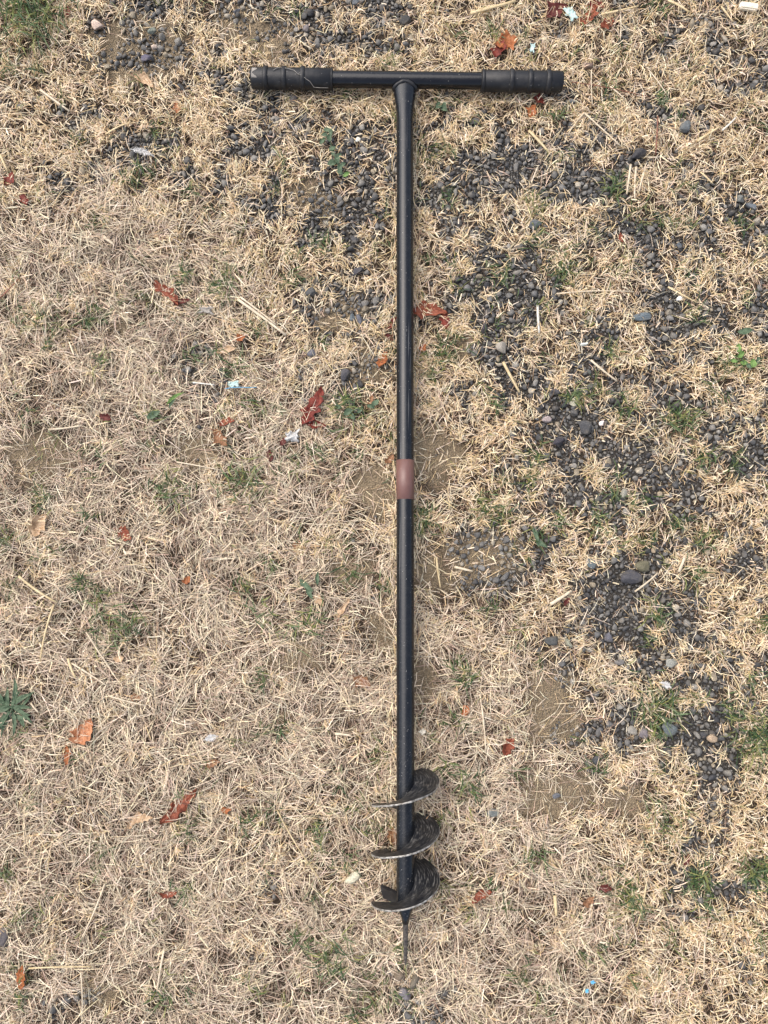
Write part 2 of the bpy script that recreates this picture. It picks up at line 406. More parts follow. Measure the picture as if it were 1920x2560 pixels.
PAL = {
    'cream': (0.86, 0.71, 0.49), 'straw': (0.68, 0.51, 0.29), 'pale': (0.84, 0.725, 0.55), 'grey': (0.52, 0.43, 0.325), 'brown': (0.30, 0.205, 0.135),
    'dark': (0.095, 0.068, 0.050), 'pink': (0.56, 0.42, 0.31), 'rust': (0.34, 0.16, 0.07),
    'gdark': (0.045, 0.085, 0.035), 'gmid': (0.085, 0.135, 0.045), 'gyel': (0.24, 0.25, 0.085), 'gpale': (0.16, 0.21, 0.10),
}
def pick(names, probs, n):
    A = np.array([PAL[k] for k in names]); p = np.array(probs, float); p /= p.sum()
    c = A[rng.choice(len(names), n, p=p)]
    return c * rng.normal(1.0, 0.13, (n, 1)).clip(0.6, 1.4) * rng.normal(1.0, 0.03, (n, 3))

# where the auger presses the grass down (handle bar and shaft)
HA, HB, HZ = P(628, 195.6, 0.028), P(1406, 204.6, 0.028), 0.028
SA, SB = P(1012, 203, 0.028), P(1014, 2266, 0.045)
def cap_height(x, y, z):
    """keep blade tops under the lying tube and grips"""
    dh = np.abs((y - HA.y) - (x - HA.x) * (HB.y - HA.y) / (HB.x - HA.x))
    inx = (x > HA.x - 0.01) & (x < HB.x + 0.01)
    lim = np.where(inx & (dh < 0.02), 0.009 + dh * 0.4, 1.0)
    t = (SA.y - y) / (SA.y - SB.y); zax = SA.z + t * (SB.z - SA.z)
    dx = np.abs(x - (SA.x + t * (SB.x - SA.x)))
    lim2 = np.where((t > 0) & (t < 1.0) & (dx < 0.018), zax - 0.0135, 1.0)
    return np.minimum(z, np.minimum(lim, lim2))

def scatter(n, keep):
    """n candidate points over the margin area (thinner outside the photographed part), filtered by keep(x,y)->prob"""
    x = rng.uniform(X0, X1, n); y = rng.uniform(Y0, Y1, n)
    px, py = to_px(x, y)
    inn = (px > -70) & (px < 1990) & (py > -70) & (py < 2630)
    p = keep(x, y) * np.where(inn, 1.0, 0.35)
    m = rng.random(n) < p
    return x[m], y[m]

def flow(x, y):
    return (vnoise(x, y, 0.075, 21, 2) - 0.5) * 4 * math.pi * 1.2

dry = Pile()
def layer(n, keepf, Lr, Wr, z0, zr, arch, spread, names_y, pr_y, names_g, pr_g, bend=0.25, seg=2, taper=0.35):
    x, y = scatter(n, keepf)
    m = len(x); g, d, ye = covers(x, y)
    # yellow areas: shorter, wider; grey areas: longer, thinner
    L = rng.uniform(*Lr, m) * (1.15 - 0.58 * ye); W = rng.uniform(*Wr, m) * (0.66 + 0.24 * ye)
    a = flow(x, y) + rng.normal(0, spread, m) + np.where(rng.random(m) < 0.5, math.pi, 0)
    zb = ground_z(x, y) + rng.uniform(z0, zr, m) * (1 - 0.5 * d) * (1 - 0.35 * g)
    bx = x - np.cos(a) * L * 0.5; by = y - np.sin(a) * L * 0.5
    zt = rng.normal(0, arch * 0.6, m); zm = np.abs(rng.normal(0, arch, m))
    top = zb + np.maximum(zt, 0) + zm
    lim = cap_height(x, y, top); zb = np.minimum(zb, zb - (top - lim)); zb = np.maximum(zb, -0.004)
    usey = rng.random(m) < ye
    c = np.where(usey[:, None], pick(names_y, pr_y, m), pick(names_g, pr_g, m))
    dry.add(ribbons(np.stack([bx, by, zb], 1), a, L, W, zm, zt, rng.normal(0, bend, m), rng.normal(0, 0.55, m), c, seg, taper))

kt = lambda a, b: (lambda x, y: (lambda g, d, ye: np.clip(1 - a * g, 0, 1) * np.clip(1 - b * d, 0, 1))(*covers(x, y)))
def clumpy(a, b, scale, seed, lo):
    k = kt(a, b)
    return lambda x, y: k(x, y) * np.clip((vnoise(x, y, scale, seed, 2) - 0.34) * 3.4, lo, 1)
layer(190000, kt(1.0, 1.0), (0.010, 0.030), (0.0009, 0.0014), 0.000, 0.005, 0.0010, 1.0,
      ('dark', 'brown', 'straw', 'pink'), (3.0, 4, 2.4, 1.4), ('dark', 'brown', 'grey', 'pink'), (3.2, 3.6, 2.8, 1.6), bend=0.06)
layer(180000, clumpy(1.0, 0.80, 0.016, 51, 0.22), (0.012, 0.036), (0.0008, 0.0014), 0.002, 0.008, 0.0013, 0.7,
      ('straw', 'cream', 'brown', 'pink', 'pale'), (3, 4, 1.8, 1, 2), ('grey', 'pink', 'pale', 'brown', 'dark'), (4, 2.5, 2.6, 1.6, 0.9), bend=0.07)
layer(125000, clumpy(0.96, 0.88, 0.022, 52, 0.14), (0.014, 0.048), (0.0008, 0.0014), 0.005, 0.012, 0.0016, 0.6,
      ('cream', 'straw', 'pale', 'pink'), (5, 3, 3, 0.8), ('pale', 'grey', 'cream', 'pink'), (4.5, 2.6, 2, 1.6), bend=0.09)
# broad chopped straw clippings on top
layer(17000, clumpy(0.80, 0.82, 0.03, 53, 0.15), (0.009, 0.022), (0.0014, 0.0026), 0.006, 0.012, 0.0010, 1.4,
      ('cream', 'pale', 'straw'), (5, 3, 2), ('pale', 'cream', 'pink'), (4, 3, 1.5), bend=0.08, taper=0.8)
# stray clippings lying on gravel and bare soil
layer(42000, lambda x, y: (lambda g, d, ye: np.clip(np.maximum(g, d), 0, 1) * 0.42)(*covers(x, y)), (0.006, 0.020), (0.0008, 0.0014), 0.003, 0.009, 0.0008, 2.0,
      ('cream', 'straw', 'pale', 'brown'), (3, 3, 2, 2), ('pale', 'grey', 'straw', 'brown'), (3, 3, 2, 2), bend=0.2)

# dead tufts: blades fanning out from a common foot
def tufts(n, keepf, nb, Lr, Wr, names, pr, lift, pile, rad=0.006):
    cx, cy = scatter(n, keepf); m = len(cx)
    if not m: return
    k = rng.integers(nb[0], nb[1], m); idx = np.repeat(np.arange(m), k); N = len(idx)
    main = rng.uniform(0, 2 * math.pi, m)
    a = main[idx] + rng.normal(0, 1.25, N); L = rng.uniform(*Lr, N); W = rng.uniform(*Wr, N)
    x = cx[idx] + rng.normal(0, rad, N); y = cy[idx] + rng.normal(0, rad, N)
    zb = ground_z(x, y) + rng.uniform(0.001, 0.006, N)
    zm = np.abs(rng.normal(lift * 0.6, lift * 0.3, N)); zt = rng.normal(lift * 0.6, lift * 0.6, N)
    tx, ty = x + np.cos(a) * L, y + np.sin(a) * L
    cap = np.minimum(cap_height(tx, ty, np.full(N, 1.0)), cap_height((x + tx) / 2, (y + ty) / 2, np.full(N, 1.0)))
    f = np.where(cap < 0.5, 0.15, 1.0); zm *= f; zt *= f
    pile.add(ribbons(np.stack([x, y, zb], 1), a, L, W, zm, zt, rng.normal(0, 0.10, N), rng.normal(0, 0.6, N), pick(names, pr, N), 2, 0.25, 0.7))
ky = lambda x, y: (lambda g, d, ye: (0.12 + 0.88 * ye) * np.clip(1 - 1.1 * g, 0, 1) * np.clip(1 - d, 0, 1))(*covers(x, y))
kg = lambda x, y: (lambda g, d, ye: (1 - ye) * np.clip(1 - 1.1 * g, 0, 1) * np.clip(1 - d, 0, 1))(*covers(x, y))
tufts(8500, ky, (10, 30), (0.008, 0.020), (0.0008, 0.0016), ('cream', 'straw', 'pale', 'brown', 'gyel'), (5, 4, 2, 1.0, 0.5), 0.008, dry, 0.005)
tufts(2200, kg, (14, 36), (0.016, 0.042), (0.0008, 0.0013), ('pale', 'grey', 'pink', 'dark', 'cream'), (4, 4, 2, 1.2, 1.5), 0.008, dry, 0.008)
def against(n, along0, along1, off, hgt):
    t = rng.random(n)[:, None]; side = np.where(rng.random(n) < 0.5, 1.0, -1.0)
    a0, a1 = np.array(along0[:]), np.array(along1[:]); d = (a1 - a0)[:2] / np.linalg.norm((a1 - a0)[:2]); q = np.array([-d[1], d[0]])
    base = (a0 + (a1 - a0) * t)[:, :2] + q[None] * (side * rng.uniform(off * 0.8, off * 1.5, n))[:, None]
    g, dd2, ye = covers(base[:, 0], base[:, 1]); ok = rng.random(n) < np.clip(1.1 - g - dd2, 0.05, 1)
    base, side = base[ok], side[ok]; m = len(base)
    ang = np.arctan2(d[1], d[0]) + np.where(rng.random(m) < 0.5, 0, math.pi) + rng.normal(0, 0.5, m)
    L = rng.uniform(0.014, 0.032, m); z0 = ground_z(base[:, 0], base[:, 1]) + 0.004
    dry.add(ribbons(np.stack([base[:, 0], base[:, 1], z0], 1), ang, L, rng.uniform(0.0009, 0.0016, m), rng.uniform(0.002, hgt * 0.5, m), rng.uniform(0, hgt, m), rng.normal(0, 0.2, m), rng.normal(0, 0.6, m),
                    pick(('cream', 'pale', 'straw', 'grey', 'brown'), (4, 3, 3, 2, 1), m), 3, 0.3))
against(900, SA, SB, 0.0150, 0.020)
against(420, HA, HB, 0.0185, 0.018)
dg = link('dry_grass', dry.mesh('dry_grass', M['blade']))
tag(dg, 'mat of dry straw-coloured cut grass covering the ground', 'dry grass', kind='stuff')

# ------------------------------------------------------------------ scattered green blades in the dry grass
green = Pile()
kgr = lambda x, y: (lambda g, d, ye: np.clip((vnoise(x, y, 0.06, 31, 2) - 0.47) * 4, 0, 1) * np.clip(1 - 0.8 * g, 0, 1) * np.clip(1 - d, 0, 1))(*covers(x, y))
tufts(4200, kgr, (3, 12), (0.010, 0.026), (0.0009, 0.0017), ('gdark', 'gmid', 'gyel', 'gpale'), (3, 4, 3, 2), 0.011, green, 0.004)
SPOTS = [(105, 800, 18), (225, 800, 16), (255, 803, 14), (120, 860, 14), (265, 905, 18), (380, 1040, 16), (115, 1250, 22), (570, 700, 20), (545, 720, 16), (470, 690, 16),
         (600, 920, 18), (480, 895, 12), (545, 880, 14), (740, 705, 16), (645, 830, 12), (790, 1135, 14), (1120, 860, 26), (1100, 900, 20), (1250, 690, 24), (1240, 1010, 14),
         (1420, 680, 26), (1410, 670, 20), (1520, 880, 18), (1740, 790, 16), (1830, 910, 26), (1460, 990, 16), (1560, 1020, 20), (1720, 1050, 26), (1340, 1140, 22), (1760, 1150, 18),
         (1530, 1235, 14), (1600, 1260, 22), (1320, 1205, 14), (1345, 1340, 14), (1400, 1300, 18), (1500, 1310, 26), (1690, 1310, 16), (1750, 1350, 22), (1735, 1440, 16), (1640, 1540, 20),
         (1620, 1600, 14), (1640, 1760, 24), (1640, 1830, 20), (1820, 1770, 22), (1880, 1830, 30), (1880, 1700, 16), (1490, 1910, 16), (20, 1350, 22), (210, 1450, 14), (250, 1480, 16),
         (330, 1570, 14), (610, 1470, 16), (230, 1290, 14), (880, 1440, 16), (960, 1465, 12), (1145, 1660, 16), (1170, 1705, 16), (1230, 1520, 12), (1250, 1300, 16), (1050, 1310, 18),
         (660, 1700, 14), (700, 1810, 12), (1140, 1800, 18), (1120, 1920, 16), (1000, 300, 16), (870, 240, 14), (1100, 265, 10), (1240, 90, 16), (1120, 500, 14), (1380, 290, 14),
         (1650, 250, 14), (1540, 470, 16), (1640, 20, 18), (1340, 600, 20), (1850, 560, 16), (800, 610, 14), (330, 460, 16), (390, 330, 12), (250, 560, 16), (480, 480, 12),
         (800, 2060, 20), (860, 2150, 16), (750, 2340, 18), (820, 2390, 16), (940, 2500, 16), (880, 2540, 16), (1000, 2360, 12), (1340, 2140, 18), (1670, 2080, 16), (1740, 2190, 24),
         (1570, 2220, 20), (1760, 2260, 16), (1890, 2170, 26), (1900, 2330, 18), (1290, 2440, 14), (460, 2220, 16), (20, 2170, 12), (60, 2480, 16), (400, 2490, 16), (620, 2050, 14)]
for (sx_, sy_, r_) in SPOTS:
    p = P(sx_, sy_); N = int(r_ * 1.5)
    a = rng.uniform(0, 6.28, N); L = rng.uniform(0.010, 0.024, N)
    b = np.stack([p.x + rng.normal(0, r_ * PXM * 0.75, N), p.y + rng.normal(0, r_ * PXM * 0.75, N), np.full(N, 0.004)], 1)
    cap = cap_height(b[:, 0] + np.cos(a) * L, b[:, 1] + np.sin(a) * L, np.full(N, 1.0)); ff = np.where(cap < 0.5, 0.2, 1.0)
    green.add(ribbons(b, a, L, rng.uniform(0.0011, 0.0021, N), rng.uniform(0.003, 0.007, N) * ff, rng.uniform(0.001, 0.011, N) * ff, rng.normal(0, 0.3, N), rng.normal(0, 0.6, N),
                      pick(('gdark', 'gmid', 'gyel', 'gpale'), (4, 4, 2, 2), N), 3, 0.15, 0.8))
gg_o = link('green_grass', green.mesh('green_grass', M['green']))
tag(gg_o, 'sparse short green grass blades growing among the dry grass', 'green grass', kind='stuff')

# ------------------------------------------------------------------ gravel
def ico(sub):
    import bmesh
    bm = bmesh.new(); bmesh.ops.create_icosphere(bm, subdivisions=sub, radius=1.0)
    v = np.array([p.co[:] for p in bm.verts]); f = np.array([[q.index for q in t.verts] for t in bm.faces]); bm.free()
    return v, f
ICO1, ICO2, ICO3 = ico(1), ico(2), ico(3)
def stone_shape(base, r):
    """angular pebble: sphere chopped by random planes and stretched"""
    v = base[0].copy()
    for _ in range(8):
        n = r.normal(0, 1, 3); n /= np.linalg.norm(n); d = r.uniform(0.42, 0.80)
        s = v @ n; over = s > d
        v[over] -= np.outer(s[over] - d, n)
    v *= r.uniform([0.95, 0.75, 0.6], [1.35, 1.1, 0.9])
    v += r.normal(0, 0.015, v.shape)
    return v
sr = np.random.default_rng(3)
T2 = [stone_shape(ICO2, sr) for _ in range(14)]; T1 = [stone_shape(ICO1, sr) for _ in range(10)]

def rotmats(n):
    q = rng.normal(0, 1, (n, 4)); q[:, 1] *= 0.25; q[:, 2] *= 0.25; q /= np.linalg.norm(q, axis=1)[:, None]   # mostly turned about the vertical
    w_, x, y, z = q.T
    return np.stack([np.stack([1 - 2 * (y * y + z * z), 2 * (x * y - z * w_), 2 * (x * z + y * w_)], 1),
                     np.stack([2 * (x * y + z * w_), 1 - 2 * (x * x + z * z), 2 * (y * z - x * w_)], 1),
                     np.stack([2 * (x * z - y * w_), 2 * (y * z + x * w_), 1 - 2 * (x * x + y * y)], 1)], 1)

def stones_into(pile, x, y, r, z, col, templ, tf):
    n = len(x); k = rng.integers(0, len(templ), n); R = rotmats(n)
    for t in range(len(templ)):
        m = np.where(k == t)[0]
        if not len(m): continue
        v = templ[t]
        V = np.einsum('nij,kj->nki', R[m], v) * r[m][:, None, None] + np.stack([x[m], y[m], z[m]], 1)[:, None, :]
        fo = (np.arange(len(m)) * len(v))[:, None, None] + tf[None]
        pile.add((V.reshape(-1, 3), fo.reshape(-1, 3), np.repeat(col[m], len(v), 0)))

SPAL = np.array([(0.078, 0.077, 0.077), (0.110, 0.108, 0.106), (0.160, 0.154, 0.145), (0.225, 0.212, 0.19), (0.28, 0.235, 0.17), (0.050, 0.050, 0.053), (0.34, 0.30, 0.24)])
def stone_cols(n, light):
    pa = np.array([4, 5, 3, 1.2, 0.5, 3, 0.15]); pb = np.array([1.5, 3, 4, 3.5, 2.2, 0.6, 0.7])
    c = np.empty((n, 3))
    la = rng.random(n) < light
    c[la] = SPAL[rng.choice(7, la.sum(), p=pb / pb.sum())]; c[~la] = SPAL[rng.choice(7, (~la).sum(), p=pa / pa.sum())]
    return c * rng.normal(1, 0.14, (n, 1)).clip(0.6, 1.5)

grav = Pile()
# packed layer: dart throwing on a hash grid, largest first
n = 600000
x, y = scatter(n, lambda x, y: np.clip(covers(x, y)[0] * 1.3 - 0.05, 0.004, 1))
r = np.sort(np.clip(rng.lognormal(math.log(0.0024), 0.42, len(x)), 0.0011, 0.0075))[::-1]
cell = 0.009; hashg = {}; keep = []
for i in range(len(x)):
    cx_, cy_ = int(x[i] / cell + 5000), int(y[i] / cell + 5000); ok = True
    for a_ in (-1, 0, 1):
        for b_ in (-1, 0, 1):
            for j in hashg.get((cx_ + a_, cy_ + b_), ()):
                if (x[i] - x[j]) ** 2 + (y[i] - y[j]) ** 2 < (0.70 * (r[i] + r[j])) ** 2: ok = False; break
            if not ok: break
        if not ok: break
    if ok: hashg.setdefault((cx_, cy_), []).append(i); keep.append(i)
keep = np.array(keep); x, y, r = x[keep], y[keep], r[keep]
g_, d_, ye_ = covers(x, y); pxs, pys = to_px(x, y)
light = np.clip(0.15 + 0.75 * np.clip(d_ + vnoise(x, y, 0.10, 41, 2) - 0.35, 0, 1) + 0.25 * (pxs < 1150), 0, 0.9)
z = ground_z(x, y) + r * rng.uniform(0.15, 0.75, len(x))
big = r > 0.0034
cc = np.empty((len(x), 3)); u = rng.random(len(x)) < light
cc = stone_cols(len(x), 0.0); cl = stone_cols(len(x), 1.0); cc[u] = cl[u]
stones_into(grav, x[big], y[big], r[big], z[big], cc[big], T2[:7] + T2[7:], ICO2[1]) if big.sum() < 16000 else stones_into(grav, x[big], y[big], r[big], z[big], cc[big], T1, ICO1[1])
stones_into(grav, x[~big], y[~big], r[~big], z[~big], cc[~big], T1, ICO1[1])
N_GRAVEL = len(x)
# grit between the stones and crumbs of soil on the bare patches
x, y = scatter(110000, lambda x, y: (lambda g, d, ye: np.clip(0.85 * g + 0.9 * d, 0.02, 1))(*covers(x, y)))
g_, d_, ye_ = covers(x, y); r = rng.uniform(0.0005, 0.0013, len(x)) * rng.choice([1, 1, 1, 1.7], len(x))
soilc = np.array([0.27, 0.21, 0.14]) * rng.normal(1, 0.38, (len(x), 1)).clip(0.35, 1.9)
cc = np.where((rng.random(len(x)) < d_)[:, None], soilc, stone_cols(len(x), 0.5))
stones_into(grav, x, y, r, ground_z(x, y) + r * 0.4, cc, T1[:6], ICO1[1])
go = link('gravel', grav.mesh('gravel', M['stone']))
tag(go, 'loose dark grey gravel and grit showing between the dry grass', 'gravel', kind='stuff')

# ------------------------------------------------------------------ the hand auger
AUG = empty('hand_auger', (SA.x, SA.y, 0.0))
tag(AUG, 'long black T-handled hand earth auger lying on dry grass and gravel', 'auger')
def part(name, me, parent=AUG):
    o = link(name, me); o.parent = parent
    o.matrix_parent_inverse = Matrix.Translation(-Vector(AUG.location)) if parent is AUG else Matrix.Identity(4)
    return o

def loft(name, rings, mat, caps=True, smooth=True, uv=None, auto=None):
    """rings: list of (n,3) arrays, closed round"""
    k = len(rings[0]); V = np.concatenate(rings); m = len(rings)
    f = []
    for s in range(m - 1):
        for j in range(k):
            f.append((s * k + j, s * k + (j + 1) % k, (s + 1) * k + (j + 1) % k, (s + 1) * k + j))
    me = bpy.data.meshes.new(name)
    faces = list(f)
    if caps: faces += [tuple(range(k))[::-1], tuple((m - 1) * k + j for j in range(k))]
    me.from_pydata([tuple(v) for v in V], [], faces); me.update()
    me.polygons.foreach_set('use_smooth', [len(p.vertices) == 4 and smooth for p in me.polygons])
    if uv is not None:
        ul = me.uv_layers.new(name='UVMap')
        for l in me.loops: ul.data[l.index].uv = uv(V[l.vertex_index], l.vertex_index)
    me.materials.append(mat)
    return me

def frame(a, b):
    d = (b - a).normalized(); up = Vector((0, 0, 1)); s = d.cross(up).normalized(); u = s.cross(d)
    return d, s, u
def ring(c, s, u, rx, rz, k=40, jit=0.0):
    t = np.linspace(0, 2 * math.pi, k, endpoint=False)
    return np.array(c)[None] + np.outer(np.cos(t) * rx, np.array(s)) + np.outer(np.sin(t) * rz, np.array(u))

# shaft (flattened where it is welded under the handle bar, cone at the lower end)
sd_, ss_, su_ = frame(SA, SB); SL = (SB - SA).length; SR = 0.01335
def ax_at(t): return SA + sd_ * t
prof = [(0.000, 0.0172, 0.0112), (0.010, 0.0178, 0.0114), (0.022, 0.0174, 0.0118), (0.034, 0.0160, 0.0126), (0.048, 0.0144, 0.0132), (0.066, SR, SR)]
t = 0.10
while t < SL - 0.02: prof.append((t, SR, SR)); t += 0.05
prof += [(SL - 0.012, SR, SR), (SL - 0.004, SR * 0.97, SR * 0.97), (SL + 0.004, SR * 0.80, SR * 0.80), (SL + 0.014, SR * 0.50, SR * 0.50), (SL + 0.024, SR * 0.34, SR * 0.31)]
def shaft_uv(v, i):
    j = i % 40; tt = (Vector(v) - SA).dot(sd_)
    wob = max(0.0, (tt - SL + 0.24)) * 4
    return ((tt * 420.0 + j * 0.9) if tt > SL - 0.26 else tt * 3.0, j * 0.25)
part('shaft', loft('shaft', [ring(ax_at(a), ss_, su_, rx, rz) for a, rx, rz in prof], M['paint'], uv=shaft_uv))
# flat spear point
tipr = []
for a, wx, wz in ((0.018, 0.0048, 0.0044), (0.028, 0.0040, 0.0032), (0.042, 0.0038, 0.0027), (0.056, 0.0035, 0.0025), (0.068, 0.0032, 0.0023), (0.078, 0.0024, 0.0019), (0.085, 0.0012, 0.0010)):
    tw = (a - 0.018) * 9.0; s2 = ss_ * math.cos(tw) + su_ * math.sin(tw); u2 = su_ * math.cos(tw) - ss_ * math.sin(tw)
    c = ax_at(SL + a) - Vector((0, 0, 1)) * (a - 0.018) * 0.12
    tipr.append(ring(c, s2, u2, wx, wz, 10))
part('point', loft('point', tipr, M['tip'], smooth=False))
# tape band
tb0 = (SA.y - P(1013, 1152, 0.039).y) ; tb1 = (SA.y - P(1013, 1250, 0.039).y)
def t_of(py, h=0.04): return (SA - P(1013, py, h)).y / -sd_.y * 1.0
def band(name, t0, t1, rr, mat):
    return loft(name, [ring(ax_at(t0), ss_, su_, SR, SR), ring(ax_at(t0 + 0.0002), ss_, su_, rr, rr), ring(ax_at((t0 + t1) / 2), ss_, su_, rr, rr),
                       ring(ax_at(t1 - 0.0002), ss_, su_, rr, rr), ring(ax_at(t1), ss_, su_, SR, SR)], mat, caps=False, smooth=True)
BT0, BT1 = t_of(1150), t_of(1249)
bo = part('tape_band', band('tape_band', BT0, BT1, SR + 0.0007, M['tape']))
bo['label'] = 'glossy brown tape wrapped round the shaft'
# handle bar
bd, bs, bu = frame(HA, HB); HL = (HB - HA).length; BR = 0.0127
part('handle_bar', loft('handle_bar', [ring(HA + bd * a, bs, bu, BR, BR) for a in (0.004, 0.12, HL * 0.5, HL - 0.12, HL - 0.004)], M['bar']))
# rubber grips with raised rings
def grip(a0, a1, flange_at_end, rib_at):
    L = a1 - a0; rr = 0.0160
    pr = [(0, rr - 0.0045), (0.0006, rr - 0.0012), (0.0022, rr), (L * 0.3, rr), (L * 0.6, rr), (L - 0.0015, rr), (L - 0.0003, rr - 0.0012), (L, BR)]
    if not flange_at_end: pr = [(L - a, q) for a, q in pr][::-1]
    g = part('grip', loft('grip', [ring(HA + bd * (a0 + a), bs, bu, q, q, 48) for a, q in pr], M['rubber']))
    for k, (ra, rw, rh) in enumerate(rib_at):
        rings = []
        for s in range(9):
            th = math.pi * s / 8
            hgt = rr - 0.0006 + rh * math.sin(th) ** 0.7
            rings.append(ring(HA + bd * (ra - math.cos(th) * rw / 2), bs, bu, hgt, hgt, 48))
        rb = link('rib', loft('rib', rings, M['rubber'])); rb.parent = g
    return g
def a_of(px): return (P(px, 200, HZ).x - HA.x) / bd.x
def zx1(z): return 600 + z / 3.6065
def zx2(z): return 1000 + z / 3.6065
g1 = grip(0.0, a_of(zx1(838)), True, [(a_of(zx1(q)), 0.0085, 0.0030) for q in (236, 402, 570)] + [(a_of(zx1(830)), 0.0030, 0.0020)])
g1['label'] = 'left rubber grip with a pale scuff at its end'
g2 = grip(a_of(zx2(728)), HL, False, [(a_of(zx2(q)), 0.0085, 0.0030) for q in (1002, 1168, 1332)] + [(a_of(zx2(748)), 0.0055, 0.0020)])
# pale scuff of dried mud on the end of the left grip
sv, sf = [], []
for i in range(9):
    for j in range(5):
        ang = math.radians(58 + i * 8.5 * 0.9); aa = 0.0030 + 0.0022 * j * (0.55 + 0.45 * math.sin(i * 0.9 + 0.6))
        c = HA + bd * aa; rr = 0.0160 + 0.00025
        sv.append(tuple(c - bs * math.cos(ang) * rr * -1 * -1 + bu * math.sin(ang) * rr))
for i in range(8):
    for j in range(4): sf.append((i * 5 + j, i * 5 + j + 1, (i + 1) * 5 + j + 1, (i + 1) * 5 + j))
me = bpy.data.meshes.new('mud_scuff'); me.from_pydata(sv, [], sf); me.materials.append(M['dust'])
ms = link('mud_scuff', me); ms.parent = g1
# weld bead round the joint
wr = []
for i in range(29):
    ph = math.pi * (-0.12 + 1.24 * i / 28)
    xx, zz = 0.0178 * math.cos(ph), 0.0112 * math.sin(ph)
    yb = math.sqrt(max(0.0, (BR + 0.0004) ** 2 - zz * zz)) if abs(zz) < BR else 0.0
    c = SA + ss_ * xx + su_ * zz + sd_ * (yb + 0.0005)
    tdir = (ss_ * -0.0172 * math.sin(ph) + su_ * 0.0112 * math.cos(ph)).normalized()
    n1 = sd_; n2 = tdir.cross(n1).normalized(); rr = 0.0030 + 0.0010 * mnoise.noise(Vector((i * 0.45, 3, 1)))
    wr.append(ring(c, n1, n2, rr, rr, 8))
part('weld_bead', loft('weld_bead', wr, M['weld']))

# helical flight
def flight():
    phi0, phi1 = math.radians(-52), math.radians(905); n = 190; m = 8
    y0 = (SA - P(1014, 1953, 0.0430)).y / -sd_.y; y1 = (SA - P(1014, 2258, 0.045)).y / -sd_.y
    t0, t1 = abs(y0), abs(y1); per = (t1 - t0) / math.radians(900)
    r0, r1, th = 0.0128, 0.0500, 0.0034
    V, UV = [], []; rimV = []
    for side in (-0.5, 0.5):
        for i in range(n + 1):
            ph = phi0 + (phi1 - phi0) * i / n
            for j in range(m + 1):
                rr = r0 + (r1 - r0) * j / m
                lump = 0.0006 * mnoise.noise(Vector((ph * 1.3, rr * 60, 2.0)))
                re = rr + (0.0010 * mnoise.noise(Vector((ph * 2.1, 0, 9.0))) + 0.0006 * mnoise.noise(Vector((ph * 9.0, 0, 3.0)))) * (j / m) ** 3
                tt = t0 + per * ph + 0.0058 * max(0.0, min(1.0, ph / 15.0)) ** 1.3 * math.sin(ph) + side * th * (1 - 0.25 * j / m) + lump
                V.append(tuple(ax_at(tt) + (-ss_) * (-math.cos(ph)) * re * SGN + su_ * math.sin(ph) * re)); UV.append((ph, rr))
    K = (n + 1) * (m + 1); fc = []
    idx = lambda s, i, j: s * K + i * (m + 1) + j
    for i in range(n):
        for j in range(m):
            fc.append((idx(0, i, j), idx(0, i, j + 1), idx(0, i + 1, j + 1), idx(0, i + 1, j)))
            fc.append((idx(1, i, j), idx(1, i + 1, j), idx(1, i + 1, j + 1), idx(1, i, j + 1)))
    for e in (0, n):
        for j in range(m): fc.append((idx(0, e, j), idx(1, e, j), idx(1, e, j + 1), idx(0, e, j + 1)))
    me = mesh_np('flight', np.array(V), np.array(fc), M['steel'], smooth=True, uv=np.array(UV))
    # worn rim: thin strip closing the outer edge, a hair proud
    rv, rf = [], []
    for i in range(n + 1):
        for s in (0, 1):
            a = Vector(V[idx(s, i, m)]); c = ax_at((a - SA).dot(sd_)); o_ = (a - c).normalized()
            rv.append(tuple(a)); 
        a, b = Vector(rv[-2]), Vector(rv[-1]); mid = (a + b) / 2; c = ax_at((mid - SA).dot(sd_)); rv.append(tuple(mid + (mid - c).normalized() * 0.0006))
    for i in range(n):
        rf.append((i * 3, i * 3 + 2, i * 3 + 5, i * 3 + 3)); rf.append((i * 3 + 2, i * 3 + 1, i * 3 + 4, i * 3 + 5))
    rme = mesh_np('worn_edge', np.array(rv), np.array(rf), M['rim'])
    return me, rme
SGN = 1.0 if ss_.x > 0 else -1.0
fm, rm = flight()
fo = part('flight', fm); fo['label'] = 'spiral steel flight with worn bright edge'
ro = link('worn_edge', rm); ro.parent = fo
# cutting tooth behind the shaft
import bmesh
def box_mesh(name, sx, sy, sz, mat, bev=0.0):
    bm = bmesh.new(); bmesh.ops.create_cube(bm, size=1.0); bmesh.ops.scale(bm, vec=(sx, sy, sz), verts=bm.verts)
    if bev: bmesh.ops.bevel(bm, geom=bm.edges[:], offset=bev, segments=2, affect='EDGES')
    me = bpy.data.meshes.new(name); bm.to_mesh(me); bm.free(); me.materials.append(mat); return me
tooth = link('cutting_tooth', box_mesh('cutting_tooth', 0.036, 0.022, 0.005, M['weld'], 0.0006))
tp = P(978, 2238, 0.031); tooth.parent = AUG
tooth.location = tp - Vector(AUG.location); tooth.rotation_euler = (math.radians(25), math.radians(-42), math.radians(-6))

# ------------------------------------------------------------------ tubes and things lying on the ground
def tube_mesh(name, pts, rad, mat, k=7, flat=1.0):
    pts = [Vector(p) for p in pts]; rings = []
    for i, p in enumerate(pts):
        d = (pts[min(i + 1, len(pts) - 1)] - pts[max(i - 1, 0)]).normalized()
        s = d.cross(Vector((0, 0, 1))).normalized(); u_ = s.cross(d); rr = rad[i] if isinstance(rad, (list, tuple)) else rad
        rings.append(ring(p, s, u_, rr, rr * flat, k))
    return loft(name, rings, mat)

